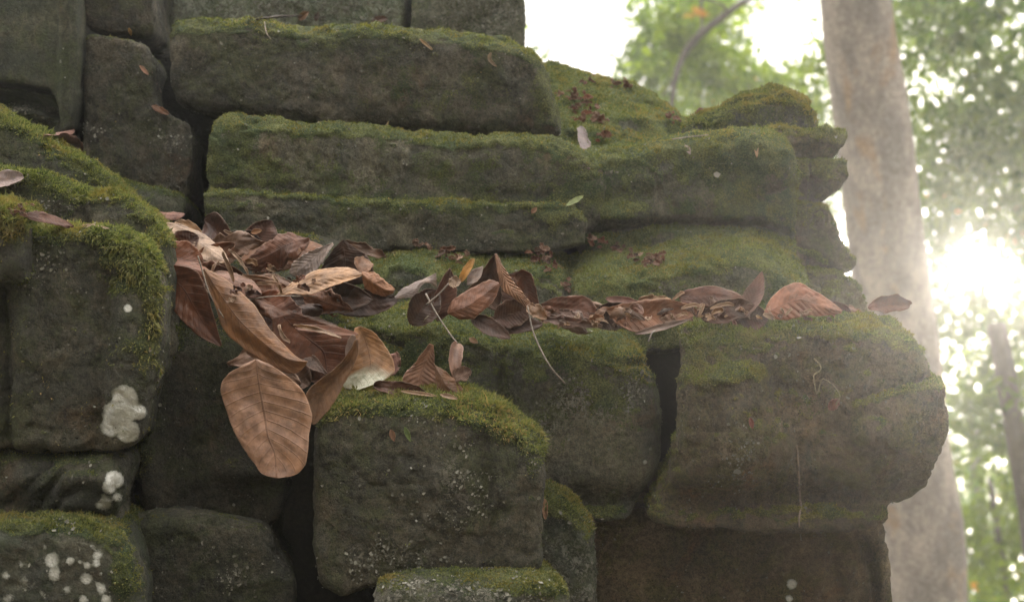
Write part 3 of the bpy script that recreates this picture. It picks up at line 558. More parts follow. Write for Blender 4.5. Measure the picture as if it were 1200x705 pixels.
def leaf(label, p0, p1, W, Y0, Y1=None, color=TAN, mid=(0, 0, 0), n=(0, -1, 0.35), fold=0.15, curl=0.0, wave=0.0, pleat=0.0, wide=0.45, sharp=0.8, twist=0.0,
         torn=0.0, cut=(0.0, 1.0), half=(-1.0, 1.0), stalk=None, cat='leaf', name='dead_leaf', group='dead leaves lying on the stones', nu=22, nv=44, seed=None, roll=0.0):
    """p0 stem end, p1 tip (photo px); W full width in px; mid = offset of the mid-point in px,px,metres; fold/curl in units of the half width"""
    if Y0 is None:
        Y0 = (surf(*p0) or 2.5) - 0.005; Y1 = (surf(*p1) or Y0) - 0.005
    Y1 = Y0 if Y1 is None else Y1
    seed = seed if seed is not None else int(p0[0] * 7 + p0[1] * 3 + p1[0]) % 9999
    A = P(p0[0], p0[1], Y0); B = P(p1[0], p1[1], Y1)
    Ym = (Y0 + Y1) / 2 + mid[2]; M = P((p0[0] + p1[0]) / 2 + mid[0], (p0[1] + p1[1]) / 2 + mid[1], Ym)
    tv = np.linspace(cut[0], cut[1], nv); Cn = bez(A, M, B, tv)
    T = np.gradient(Cn, axis=0); T /= np.linalg.norm(T, axis=1, keepdims=True)
    nn = np.array(n, dtype=float); nn /= np.linalg.norm(nn)
    S = np.cross(T, nn); S /= np.linalg.norm(S, axis=1, keepdims=True)
    Nn = np.cross(S, T)
    if twist or roll:
        a = roll + twist * (tv - 0.5); ca, sa = np.cos(a)[:, None], np.sin(a)[:, None]
        S, Nn = S * ca + Nn * sa, Nn * ca - S * sa
    hw = W / 2 * ((Y0 + Y1) / 2) / F
    e = math.log(0.5) / math.log(wide)
    prof = np.sin(PI * np.clip(tv, 0.004, 0.996) ** e) ** sharp
    uu = np.linspace(half[0], half[1], nu)
    U, Vv = np.meshgrid(uu, tv)
    wv = hw * prof[:, None] * np.ones_like(U)
    ed = np.stack([np.sign(U) * 5 + 0 * U, Vv * 6, 0 * U], -1).reshape(-1, 3)
    en = fbm(ed, 1.6, seed, 4, 0.6).reshape(U.shape)
    wv = wv * (1 + (0.15 + torn) * en * np.abs(U) ** 2)
    off = np.abs(U)
    ca_ = U * (1 if not curl else 1)
    # rolled blade: walk the cross-section as an arc of total angle curl each side
    if abs(curl) > 1e-3:
        ang = curl * np.abs(U); X = np.sin(ang) / curl * np.sign(U); Zc = (1 - np.cos(ang)) / curl
    else: X = U; Zc = 0 * U
    X = X * math.cos(fold); Zc = Zc + np.abs(U) * math.sin(fold)
    H = Zc * wv
    q = np.stack([U * 1.3 + 3, Vv * 3.0, np.full_like(U, seed % 17)], -1).reshape(-1, 3)
    H = H + hw * (0.26 + wave) * fbm(q, 1.0, seed + 1, 3).reshape(U.shape) * (0.35 + off)
    H = H + hw * wave * 0.5 * np.sin(Vv * 17 + np.sign(U) * 1.3 + seed) * off ** 2
    H = H + hw * (0.018 + pleat) * np.sin((Vv - 0.16 * off) * 13 * 2 * PI) * np.clip(off * 3, 0, 1)
    V = Cn[:, None, :] + S[:, None, :] * (X * wv)[..., None] + Nn[:, None, :] * H[..., None]
    V = V.reshape(-1, 3)
    i = np.arange(nv - 1)[:, None] * nu + np.arange(nu - 1)[None, :]
    Fq = np.stack([i, i + nu, i + nu + 1, i + 1], -1).reshape(-1, 4)
    # ragged holes and missing bits at the edge
    keep = np.ones(len(Fq), dtype=bool)
    if torn > 0.05:
        fu = np.abs(U.reshape(-1)[Fq].mean(1)); fq = q[Fq].mean(1)
        keep = ~((fbm(fq, 3.2, seed + 8, 3) > 0.42 - torn * 0.3 * (fu > 0.5)) & (fu > 0.45))
    Wv = to_world(V)
    o = mk_mesh(name, Wv, Fq[keep].astype(np.int32), LEAF, attrs={'lu': U.ravel(), 'lv': Vv.ravel()})
    sm = o.modifiers.new('thickness', 'SOLIDIFY'); sm.thickness = 0.0005; sm.offset = 0
    o.color = (*color, 1)
    tag(o, label, cat, group)
    if stalk:
        pts = [A] + [P(x, y, z) for x, y, z in stalk]
        child(tube('stalk', pts, [0.0011] * (len(pts) - 1) + [0.0014], (0.184, 0.143, 0.112), loc=np.array(o.location)), o)
    return o

def leaf2(label, Lp, Rp, Y, color, mid=None, rib=-6.0, rolls=(0, 0), rough=3.0, pleat=0.4, pale=None, nu=26, nv=54, stalk=None, seed=1, slope=0.0, nveins=12, cat='leaf', name='dead_leaf', group='dead leaves lying on the stones'):
    """a leaf from its two edges, stem end to tip: (px, py[, millimetres towards the viewer]); rib = mm towards the viewer of the midrib"""
    def res(pl, n):
        q = np.array([(p[0], p[1], p[2] if len(p) > 2 else 0.0) for p in pl], float)
        Q = np.vstack([2 * q[0] - q[1], q, 2 * q[-1] - q[-2]]); out = []
        for i in range(len(q) - 1):
            a, b, c, d = Q[i:i + 4]
            for t in np.linspace(0, 1, 12, endpoint=False): out.append(0.5 * (2 * b + (c - a) * t + (2 * a - 5 * b + 4 * c - d) * t * t + (3 * b - a - 3 * c + d) * t ** 3))
        out.append(q[-1]); out = np.array(out); l = np.r_[0, np.cumsum(np.linalg.norm(np.diff(out[:, :2], axis=0), axis=1))]; t = np.linspace(0, l[-1], n)
        return np.stack([np.interp(t, l, out[:, k]) for k in range(3)], 1)
    A = res(Lp, nv); B = res(Rp, nv); M = res(mid, nv) if mid else (A + B) / 2
    uu = np.linspace(-1, 1, nu); tv = np.linspace(0, 1, nv); U, Vv = np.meshgrid(uu, tv); off = np.abs(U)
    env = np.sin(PI * np.clip(tv, 0.02, 0.98))[:, None] ** 0.5
    wl = np.clip(-U, 0, 1)[..., None]; wr = np.clip(U, 0, 1)[..., None]
    Q = A[:, None] * wl + B[:, None] * wr + M[:, None] * (1 - wl - wr)
    q = np.stack([U * 1.2 + 3, Vv * 3.2, np.full_like(U, seed * 1.7)], -1).reshape(-1, 3)
    big = fbm(q, 1.0, seed, 3).reshape(U.shape); ef = fbm(q, 4.0, seed + 5, 3).reshape(U.shape)
    D = Q[..., 2] + rib * (1 - off ** 1.3) * env + big * rough * env + ef * rough * 0.35 * off * env
    D += pleat * np.sin((Vv - 0.18 * off) * nveins * 2 * PI) * np.clip(off * 3, 0, 1) * env
    D += np.where(U < 0, rolls[0], rolls[1]) * np.clip(off - 0.55, 0, 1) ** 1.5 * 3.3 * env
    Q[..., 0] += ef * 1.6 * off * env; Q[..., 1] += fbm(q, 5.0, seed + 9, 2).reshape(U.shape) * 1.4 * off * env
    YY = Y + slope * (Vv - 0.5) - D * 0.001
    V = np.stack([(Q[..., 0] - 600) / F * YY, YY, -(Q[..., 1] - 352.5) / F * YY], -1).reshape(-1, 3)
    i = np.arange(nv - 1)[:, None] * nu + np.arange(nu - 1)[None, :]
    Fq = np.stack([i, i + nu, i + nu + 1, i + 1], -1).reshape(-1, 4).astype(np.int32)
    pv = np.zeros_like(U) if pale is None else np.clip((Vv - pale + 0.10 * big * 2) * 9, 0, 1)
    o = mk_mesh(name, to_world(V), Fq, LEAF, attrs={'lu': U.ravel(), 'lv': Vv.ravel(), 'pale': pv.ravel()})
    sm = o.modifiers.new('thickness', 'SOLIDIFY'); sm.thickness = 0.0005; sm.offset = 0
    o.color = (*color, 1); tag(o, label, cat, group)
    if stalk:
        pts = [V.reshape(nv, nu, 3)[0, nu // 2]] + [P(x, y, z) for x, y, z in stalk]
        child(tube('stalk', pts, [0.0011] * (len(pts) - 1) + [0.0014], (0.184, 0.143, 0.112), loc=np.array(o.location)), o)
    return o

def tube(name, pts, rad, color, loc=None, mat=None, sides=7, sub=6, jitter=0.0, seed=3):
    pts = np.array(pts, dtype=float); n = len(pts)
    # Catmull-Rom
    P_ = np.vstack([2 * pts[0] - pts[1], pts, 2 * pts[-1] - pts[-2]]); out = []; ro = []
    for i in range(n - 1):
        a, b, c, d = P_[i:i + 4]
        for k in range(sub):
            t = k / sub
            out.append(0.5 * (2 * b + (c - a) * t + (2 * a - 5 * b + 4 * c - d) * t * t + (3 * b - a - 3 * c + d) * t ** 3)); ro.append(rad[i] * (1 - t) + rad[i + 1] * t)
    out.append(pts[-1]); ro.append(rad[-1]); out = np.array(out); ro = np.array(ro)
    if jitter: out = out + np.stack([fbm(out, 60, seed + k, 3) for k in range(3)], 1) * jitter
    T = np.gradient(out, axis=0); T /= np.linalg.norm(T, axis=1, keepdims=True) + 1e-9
    ref = np.array([0.3, -0.8, 0.5]); S = np.cross(T, ref); S /= np.linalg.norm(S, axis=1, keepdims=True) + 1e-9; B = np.cross(T, S)
    a = np.linspace(0, 2 * PI, sides, endpoint=False)
    V = (out[:, None] + ro[:, None, None] * (np.cos(a)[None, :, None] * S[:, None] + np.sin(a)[None, :, None] * B[:, None])).reshape(-1, 3)
    m = len(out); fs = []
    for i in range(m - 1):
        for k in range(sides):
            k2 = (k + 1) % sides; fs.append((i * sides + k, i * sides + k2, (i + 1) * sides + k2, (i + 1) * sides + k))
    fs.append(tuple(range(sides))[::-1]); fs.append(tuple((m - 1) * sides + k for k in range(sides)))
    o = mk_mesh(name, to_world(V), fs, mat or TWIG, loc=loc)
    o.color = (*color, 1); return o
def twig(label, pts, r, color, cat='twig', name='twig', group=None, jitter=0.0, snap=False):
    if snap: pts = [(x, y, (surf(x, y) or z) - 0.004) for x, y, z in pts]
    o = tube(name, [P(*p) for p in pts], [r * (1 - 0.3 * i / len(pts)) for i in range(len(pts))], color, jitter=jitter)
    return tag(o, label, cat, group)

# --- the two big tan leaves hanging over the edge
leaf2('largest tan leaf hanging flat over the black gap, its midrib facing the camera', [(298, 421, -4), (284, 428), (268, 437, -4), (259, 450, -8), (260, 466, -8), (267, 486, -4), (275, 506), (286, 526), (298, 543), (306, 554), (318, 559)], [(302, 421, -4), (318, 428), (336, 440), (349, 451, -2), (358, 462, -4), (364, 478, -6), (366, 492, -6), (362, 508, -3), (361, 526), (358, 544), (346, 556), (326, 560)],
      1.965, (0.37, 0.235, 0.16), mid=[(300, 421), (304, 452), (310, 485), (314, 510), (322, 532), (324, 560)], rib=-5, rough=7, pleat=0.4, nu=44, nv=90, seed=3, slope=-0.02, nveins=9, rolls=(-5, -4))
leaf2('second tan leaf half folded beside the largest leaf, pointing down over the gap', [(416, 398, 4), (410, 410, 4), (398, 426), (380, 440), (366, 452), (358, 464), (363, 482), (366, 497)], [(421, 396, -6), (419, 416), (411, 436), (402, 452), (394, 468), (382, 484), (368, 498)], 1.995, (0.239, 0.143, 0.078), rib=-7, rough=4, seed=8)
leaf2('long orange-brown leaf slanting down to the right above the largest tan leaf', [(238, 316), (246, 342), (254, 364), (262, 386), (278, 402), (300, 418), (322, 431), (342, 438), (353, 434), (360, 424)], [(240, 314), (262, 326), (282, 342), (298, 358), (311, 378), (326, 396), (342, 413), (354, 422), (361, 423)],
      2.03, (0.230, 0.116, 0.045), mid=[(239, 315), (258, 344), (280, 374), (310, 402), (336, 420), (360, 424)], rib=10, rough=5, seed=12, slope=-0.06, rolls=(5, -6))
leaf2('wide maroon leaf leaning against the green left corner stone', [(178, 313), (183, 332), (196, 354), (212, 374), (234, 394), (258, 406)], [(182, 309, 6), (210, 311, 8), (233, 320, 8), (243, 345, 6), (251, 372), (260, 404)], 2.08, (0.155, 0.063, 0.028), rib=-6, rough=5, seed=5, slope=-0.03, nv=60)
leaf('flat reddish leaf wedged under the moss above the wide maroon leaf', (172, 290), (238, 310), 44, 2.16, 2.13, RUST, n=(0, -0.8, 0.6), fold=0.2, curl=0.4, wide=0.5, sharp=0.6)
leaf('small dark maroon leaf tucked under the long cream leaf', (196, 300), (232, 276), 36, 2.19, 2.2, MAROON, n=(0, -1, 0.5), curl=0.4, sharp=0.6)
leaf('long cream-coloured leaf sloping down from the crack toward the pile', (190, 262), (266, 308), 30, 2.24, 2.16, CREAM, mid=(2, -3, 0), n=(0.1, -0.8, 0.8), fold=-0.1, curl=-0.4, wide=0.55, sharp=0.55, wave=0.08)
leaf('pinkish leaf lying at the foot of the notched dark stone', (172, 250), (216, 252), 20, 2.34, 2.3, PINK, n=(0, -0.8, 0.8), fold=-0.2, curl=-0.5, sharp=0.5)
leaf('pale crumpled leaf beside the foot of the black crack', (206, 260), (236, 272), 14, 2.28, 2.24, STRAW, curl=0.8, wave=0.3, sharp=0.6)
leaf('dark upright leaf standing in front of the black crack', (240, 258), (262, 304), 44, 2.30, 2.24, (0.093, 0.044, 0.028), mid=(8, 0, 0), n=(-0.3, -1, 0.2), fold=0.4, curl=0.3, wide=0.4, sharp=0.7, wave=0.1)
leaf('dark upright leaf with a pointed top behind the orange domed leaf', (296, 296), (318, 258), 44, 2.34, 2.35, (0.106, 0.048, 0.028), n=(0.2, -1, 0.1), fold=0.5, curl=0.2, sharp=0.8)
leaf('dark curled leaf with a pale upturned rim below the black crack', (262, 276), (308, 284), 22, 2.27, 2.28, DARK, n=(0, -1, 0.6), curl=0.9, wave=0.2, sharp=0.6)
leaf('thin pale strip curled along the back of the leaf pile', (262, 270), (298, 277), 6, 2.25, 2.26, CREAM, mid=(0, 4, 0), curl=1.2, sharp=0.4)
leaf('tiny ochre fragment standing up at the back of the leaf pile', (294, 273), (307, 270), 7, 2.27, 2.27, (0.34, 0.18, 0.08), curl=0.6)
leaf2('domed orange-brown leaf in the middle of the back of the pile', [(279, 306), (292, 294, -8), (310, 285, -14), (335, 281, -16), (360, 282, -16), (376, 287, -10), (386, 293)], [(281, 308), (298, 315, 6), (320, 318, 10), (342, 314, 10), (356, 307, 8), (372, 299), (385, 295)], 2.24, (0.221, 0.101, 0.040), rib=3, rough=4, seed=21)
leaf2('grey-white leaf leaning on the orange domed leaf', [(390, 284), (371, 291), (354, 299), (343, 308), (339, 320)], [(391, 287, 8), (382, 300, 10), (374, 314, 10), (364, 322, 8), (352, 328)], 2.19, (0.33, 0.29, 0.27), rib=-5, rough=5, seed=22, pleat=1.0)
leaf2('black-brown arched leaf behind the pale tan leaf', [(401, 281, 8), (388, 295, 4), (377, 312), (368, 328), (364, 342)], [(403, 281, 8), (416, 290, 0), (430, 300, -6), (438, 316, -6), (440, 330, -6)], 2.20, (0.063, 0.033, 0.019), rib=6, rough=7, seed=23)
leaf('dark crumpled leaf edge lying on the green ledge', (400, 286), (452, 302), 18, 2.25, 2.24, (0.149, 0.089, 0.053), n=(0, -0.9, 0.5), curl=0.9, wave=0.4, sharp=0.5, torn=0.2)
leaf2('pale tan leaf bent like a roof in the centre of the pile', [(324, 345), (344, 330, -8), (368, 318, -12), (394, 313, -14), (414, 315, -8), (425, 321)], [(326, 347), (344, 344, 8), (362, 345, 12), (382, 338, 10), (402, 331, 10), (414, 327, 6), (424, 323)], 2.12, (0.44, 0.29, 0.17), rib=4, rough=4, seed=24, rolls=(0, 6), pleat=0.8)
leaf('small upright tan leaf tip between the arched leaf and the ledge', (424, 322), (425, 300), 26, 2.15, 2.17, (0.36, 0.22, 0.14), n=(0.3, -1, 0.1), fold=0.5, sharp=1.0)
leaf2('tan folded leaf at the right end of the pale roof-shaped leaf', [(424, 318, 4), (438, 319), (449, 327), (463, 338)], [(424, 322, 6), (427, 336, 4), (437, 343), (450, 347), (461, 343)], 2.11, (0.36, 0.19, 0.10), rib=8, rough=4, seed=25)
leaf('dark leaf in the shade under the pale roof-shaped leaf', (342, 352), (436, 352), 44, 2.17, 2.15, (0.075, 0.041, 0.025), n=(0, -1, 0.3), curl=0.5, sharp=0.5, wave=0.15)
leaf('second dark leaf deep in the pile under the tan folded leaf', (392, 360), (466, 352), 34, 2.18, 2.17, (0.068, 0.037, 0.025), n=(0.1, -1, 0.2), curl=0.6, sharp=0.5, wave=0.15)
leaf2('grey-white leaf standing alone against the ledge', [(462, 348), (472, 338, -3), (486, 331, -4), (502, 324, -4), (511, 320)], [(464, 350, 4), (478, 349, 10), (488, 344, 12), (494, 334, 8), (504, 332, 4), (512, 337)], 2.14, (0.29, 0.25, 0.235), rib=4, rough=3, seed=26)
leaf('arched dark leaf just right of the grey-white leaf', (482, 380), (512, 340), 40, 2.15, 2.17, (0.093, 0.053, 0.035), n=(0.2, -1, 0.2), fold=0.3, curl=0.5, sharp=0.6)
# middle cluster
leaf('dark curved leaf behind the ochre fragment', (512, 376), (527, 314), 30, 2.17, 2.18, (0.124, 0.057, 0.035), n=(0.5, -1, 0.1), fold=0.4, curl=0.5, sharp=0.7)
leaf2('rust-brown rounded leaf in front of the tallest leaf', [(524, 366, -4), (530, 352), (545, 342), (560, 334, -4), (572, 328, -8), (584, 330, -8)], [(526, 368), (540, 374, 6), (556, 372, 8), (568, 362, 6), (580, 350), (586, 334, -6)], 2.10, (0.212, 0.095, 0.048), rib=6, rough=5, seed=27)
leaf2('tallest dark leaf with its pointed tip at the middle of the ledge', [(580, 297), (571, 308), (561, 322), (552, 334), (540, 346)], [(581, 297), (584, 314, 4), (587, 332, 4), (588, 350), (584, 366)], 2.15, (0.124, 0.068, 0.040), rib=-10, rough=5, seed=28)
leaf2('pleated light tan leaf running down from the tallest pointed tip', [(580, 297), (583, 318, 2), (588, 338, 2), (600, 348, 2), (611, 356), (622, 364)], [(582, 297, -6), (590, 312, -4), (601, 328, -3), (611, 341), (620, 352), (628, 362)], 2.115, (0.42, 0.25, 0.155), rib=4, rough=2, pleat=2.2, seed=29, slope=-0.02)
leaf('crumpled pale stem end of the pleated leaf', (618, 358), (640, 374), 20, 2.09, 2.09, (0.40, 0.28, 0.19), curl=0.9, wave=0.4, sharp=0.5, torn=0.2, stalk=[(626, 392, 2.07), (644, 428, 2.05), (662, 449, 2.06)])
leaf('ochre-yellow curled fragment among the brown leaves', (540, 330), (555, 303), 11, 2.12, 2.13, OCHRE, n=(-0.3, -1, 0), curl=0.8, sharp=0.4)
leaf('white torn scrap at the foot of the ochre fragment', (526, 332), (540, 330), 14, 2.11, 2.11, (0.55, 0.45, 0.36), curl=0.5, torn=0.3, sharp=0.5, stalk=[(515, 344, 2.11), (500, 357, 2.11)])
leaf('grey leaf piece between the ochre fragment and the tallest leaf', (548, 334), (566, 312), 14, 2.14, 2.15, GREY, curl=0.5)
leaf('maroon lobed leaf standing right of the tallest leaf', (604, 366), (610, 318), 44, 2.16, 2.18, MAROON, n=(-0.1, -1, 0.1), curl=0.5, fold=0.2, sharp=0.6)
leaf2('maroon leaf with a pale right edge beside the pleated leaf', [(598, 323), (604, 332), (610, 348), (616, 362)], [(612, 315, 6), (622, 321, 8), (628, 338, 8), (632, 356, 6), (636, 370)], 2.15, (0.143, 0.063, 0.035), rib=-8, rough=5, seed=30)
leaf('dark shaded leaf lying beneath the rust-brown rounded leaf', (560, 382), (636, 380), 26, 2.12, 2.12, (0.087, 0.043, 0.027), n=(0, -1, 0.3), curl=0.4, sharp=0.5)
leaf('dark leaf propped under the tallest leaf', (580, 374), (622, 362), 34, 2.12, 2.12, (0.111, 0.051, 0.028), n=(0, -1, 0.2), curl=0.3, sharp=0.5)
leaf('dark drooping leaf spilling over the crease of the wide green block', (552, 372), (598, 396), 22, 2.10, 2.09, (0.087, 0.045, 0.028), curl=0.4, sharp=0.6)
# the row along the joint to the right
leaf2('broad dark rust leaf standing against the ledge right of the pleated leaf', [(634, 356), (652, 348, -6), (678, 346, -8), (692, 351, -8), (700, 364, -4), (703, 380)], [(636, 360), (642, 374, 6), (660, 378, 8), (680, 379, 8), (694, 381, 4), (702, 383)], 2.14, (0.155, 0.066, 0.035), rib=-6, rough=5, seed=31)
leaf('crumpled grey-pink scrap on the green block between two dark leaves', (636, 374), (706, 382), 13, 2.11, 2.10, (0.27, 0.19, 0.17), curl=0.8, wave=0.5, torn=0.35, sharp=0.4)
leaf('curled orange scrap above the round green lobe of the wide block', (690, 376), (708, 372), 12, 2.10, 2.10, (0.30, 0.15, 0.07), curl=0.8, wave=0.4, torn=0.2, sharp=0.5)
leaf('dark cupped leaf with a thin lit rim left of the long rust leaf', (696, 378), (744, 376), 36, 2.15, 2.14, DARK, mid=(0, -6, 0), n=(0, -1, 0.15), curl=0.5, sharp=0.5)
leaf2('long rust-brown leaf lying across the black joint between the two large blocks', [(708, 362), (728, 356, -4), (750, 352, -6), (778, 350, -6), (800, 354, -4), (818, 362)], [(712, 366), (724, 380, 4), (744, 389, 8), (770, 387, 8), (796, 379, 6), (816, 368)], 2.12, (0.236, 0.108, 0.049), rib=-5, rough=5, seed=32)
leaf('pinkish rolled leaf edge on top of the long rust-brown leaf', (710, 350), (756, 358), 12, 2.15, 2.14, PINK, n=(0, -1, 0.5), curl=0.9, sharp=0.5)
leaf('frayed pale rim of a leaf behind the long rust-brown leaf', (748, 352), (786, 350), 12, 2.16, 2.16, STRAW, curl=0.8, wave=0.5, torn=0.3, sharp=0.5)
leaf('thin grey leaf sliver hanging into the black joint', (744, 391), (808, 374), 9, 2.08, 2.10, (0.24, 0.19, 0.17), mid=(0, 1, 0), curl=0.6, sharp=0.7)
leaf('dark reddish leaf lying flat behind the row near the large right block', (796, 350), (878, 356), 26, 2.18, 2.17, (0.149, 0.069, 0.043), mid=(0, -6, 0), n=(0, -1, 0.4), curl=-0.3, sharp=0.5)
leaf('dark leaf with a wavy pale rim on the left shoulder of the largest block', (822, 372), (886, 358), 30, 2.13, 2.13, (0.111, 0.057, 0.035), n=(0, -1, 0.3), curl=0.7, wave=0.3, sharp=0.5)
leaf('upright pinkish leaf pointing up beside the backlit leaf', (864, 376), (893, 318), 24, 2.13, 2.15, (0.184, 0.110, 0.090), mid=(4, 2, 0), n=(-0.3, -1, 0.1), fold=0.4, curl=0.3, sharp=0.8)
leaf('dark folded leaf at the foot of the upright pinkish leaf', (862, 374), (900, 372), 34, 2.14, 2.13, (0.106, 0.053, 0.035), n=(0, -1, 0.2), curl=0.4, sharp=0.5)
leaf2('arched reddish leaf lit from behind on top of the largest block', [(895, 366), (904, 349, -4), (919, 336, -8), (936, 331, -8), (951, 339, -8), (967, 348, -4), (987, 363)], [(897, 370), (910, 374, 6), (926, 374, 8), (946, 370, 8), (966, 370, 6), (986, 367)], 2.12, (0.32, 0.15, 0.09), rib=6, rough=4, pleat=1.0, seed=33)
leaf('small pale curl under the arched reddish leaf', (894, 368), (908, 374), 8, 2.09, 2.09, CREAM, curl=1.1, sharp=0.5)
leaf('dark red leaf alone near the right end of the largest block', (1018, 362), (1066, 358), 22, 2.18, 2.20, (0.162, 0.063, 0.038), mid=(0, -3, 0), n=(0, -1, 0.3), fold=0.2, curl=0.5, wave=0.3, sharp=0.5)
for i, (x, y, dx, dy, ww, lab) in enumerate([(788, 352, 14, -9, 5, 'thin pale loop curling above the long rust-brown leaf'), (798, 362, 24, -2, 6, 'pale curled rim strip in front of the flat dark reddish leaf'), (818, 372, 6, -16, 5, 'short upright pale curl at the right end of the long rust leaf'),
        (832, 362, 28, -4, 6, 'wavy pale leaf rim lying just left of the upright pinkish leaf'), (834, 368, 12, -2, 9, 'small round pale scrap just left of the upright pinkish leaf'), (920, 370, 8, -8, 4, 'pale splinter under the arched reddish leaf'), (938, 369, 14, -4, 4, 'second pale splinter near the right end of the arched reddish leaf'), (806, 370, -14, 2, 6, 'pale curved strip over the end of the black joint')]):
    leaf(lab, (x, y), (x + dx, y + dy), ww, 2.085, 2.09, (0.42, 0.30, 0.20), mid=(2, -3, 0), curl=1.1, wave=0.3, sharp=0.35, nu=8, nv=20, cat='leaf scrap', name='leaf_scrap', group='curled leaf scraps')
# lower pile
leaf2('big maroon leaf filling the lower pile beneath the long orange-brown leaf', [(318, 372), (322, 392), (332, 412), (346, 430), (362, 446), (384, 452)], [(345, 366, -6), (372, 376, -6), (398, 385, -4), (414, 396), (408, 418), (392, 448)], 2.08, (0.155, 0.063, 0.030), rib=-5, rough=6, seed=37)
leaf('rust leaf leaning behind the long orange-brown leaf', (300, 352), (352, 388), 56, 2.15, 2.11, RUST, n=(0.2, -1, 0.35), fold=0.2, curl=0.3, sharp=0.55)
leaf('smooth brown leaf just above the long orange-brown leaf', (250, 322), (306, 346), 32, 2.13, 2.11, (0.30, 0.17, 0.115), mid=(0, -4, 0), n=(0.1, -0.8, 0.8), fold=-0.1, curl=-0.4, sharp=0.55)
leaf('rust leaf with a smooth upper surface above the wide maroon leaf', (184, 312), (248, 322), 34, 2.11, 2.10, (0.187, 0.078, 0.038), mid=(0, -4, 0), n=(0, -0.8, 0.7), fold=-0.2, curl=-0.4, sharp=0.5)
leaf2('cupped cream and brown leaf opening toward the camera above the front block', [(416, 384, -6), (412, 398, 4), (409, 414, 8), (404, 432, 8), (401, 446, 6), (404, 456)], [(422, 382, -10), (440, 391, -12), (453, 408, -8), (463, 431, 4), (452, 444, 8), (420, 457, 8)], 2.05, (0.36, 0.21, 0.10), rib=-12, rough=4, pale=0.60, seed=34)
leaf('pale grey rim folded over the cupped cream leaf', (414, 392), (408, 426), 14, 2.04, 2.045, (0.33, 0.27, 0.25), n=(0.2, -1, 0), curl=0.8, sharp=0.5)
leaf('long flat maroon leaf with a pale upper edge left of the cupped leaf', (346, 384), (420, 392), 14, 2.06, 2.05, (0.187, 0.083, 0.043), n=(0, -0.7, 0.8), fold=0.2, curl=0.4, sharp=0.5)
leaf2('triangular tan leaf standing on the moss of the front block', [(503, 402), (493, 416), (483, 429), (473, 440, 6), (474, 456, 8), (488, 468, 8)], [(508, 404), (509, 420), (511, 433), (513, 450), (514, 470)], 2.05, (0.34, 0.20, 0.135), rib=-5, rough=3, pleat=1.0, seed=35)
leaf2('orange-brown leaf lying right of the triangular tan leaf', [(509, 430), (511, 446, 4), (514, 460, 6), (530, 467, 4), (546, 468)], [(511, 428), (525, 437, -4), (536, 447, -4), (543, 457, -2), (549, 467)], 2.035, (0.221, 0.121, 0.062), rib=6, rough=3, seed=36)
leaf('dark rolled leaf at the left foot of the triangular tan leaf', (438, 452), (500, 462), 20, 2.03, 2.025, (0.099, 0.048, 0.028), n=(0, -1, 0.4), curl=0.8, wave=0.2, sharp=0.4)
leaf('tiny pinkish upright scrap behind the dark rolled leaf', (460, 440), (464, 412), 16, 2.07, 2.08, PINK, curl=0.6, wave=0.4, torn=0.2, sharp=0.5)
leaf('curled tan leaf hanging from its long grey stalk above the orange-brown leaf', (536, 402), (535, 446), 20, 2.07, 2.045, (0.30, 0.20, 0.155), mid=(-3, 0, -0.01), n=(0.2, -1, 0), fold=0.3, curl=0.9, wide=0.35, sharp=0.6, stalk=[(528, 392, 2.08), (512, 368, 2.10), (499, 344, 2.12)])
leaf('ribbed pale scrap at the bottom of the curled stalked leaf', (530, 442), (552, 434), 20, 2.04, 2.04, (0.32, 0.22, 0.17), curl=0.5, pleat=0.12, torn=0.2, sharp=0.4)
leaf('pale underside scrap lying on the front block moss', (470, 458), (512, 464), 5, 2.015, 2.015, CREAM, curl=0.8, sharp=0.5)
leaf('thin cream scrap at the edge of the moss below the orange-brown leaf', (516, 462), (536, 467), 6, 2.005, 2.005, CREAM, curl=0.6, sharp=0.5)
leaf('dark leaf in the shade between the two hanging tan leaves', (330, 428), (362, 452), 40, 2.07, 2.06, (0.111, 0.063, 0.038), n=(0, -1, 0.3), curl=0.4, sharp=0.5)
leaf('dull grey-brown leaf under the tip of the long orange-brown leaf', (300, 418), (352, 452), 26, 2.05, 2.04, (0.199, 0.127, 0.081), n=(0, -1, 0.4), curl=0.5, wave=0.2, sharp=0.5)
# left edge and scattered ones
leaf('pale grey leaf cut by the left edge of the picture on the green mound', (-14, 212), (27, 206), 26, None, None, (0.34, 0.29, 0.29), mid=(0, 3, 0), n=(0.1, -1, 0.6), curl=0.3, fold=0.2, sharp=0.4)
leaf('dark red-brown veined leaf lying along the top of the front left block', (30, 253), (86, 266), 17, None, None, (0.149, 0.069, 0.043), mid=(3, -2, 0), n=(0, -0.9, 0.5), curl=-0.3, sharp=0.5, pleat=0.03)
leaf('small white-backed leaf on the moss of the front left block', (96, 265), (128, 268), 7, None, None, (0.5, 0.42, 0.36), n=(0, -0.8, 0.8), curl=0.6, sharp=0.5)
leaf('pinkish-brown leaf resting on the diagonal mound rim', (52, 158), (86, 152), 18, None, None, (0.27, 0.16, 0.13), n=(0, -1, 0.6), fold=-0.3, curl=-0.4, sharp=0.5)
leaf('red-brown leaf below the pinkish-brown leaf on the diagonal mound rim', (70, 158), (97, 176), 18, None, None, (0.184, 0.099, 0.067), n=(0, -1, 0.4), curl=0.5, wave=0.2, sharp=0.5)
leaf('black leaf lying on top of the high long block', (300, 24), (354, 18), 14, None, None, (0.047, 0.034, 0.024), n=(0, -0.9, 0.6), curl=0.4, sharp=0.6)
leaf('brown leaf tip beside the black leaf on the high long block', (350, 24), (362, 14), 10, None, None, (0.199, 0.127, 0.072), curl=0.4)
leaf('small dark upright leaf on the high long block', (370, 25), (373, 14), 7, None, None, (0.111, 0.076, 0.048), curl=0.4)
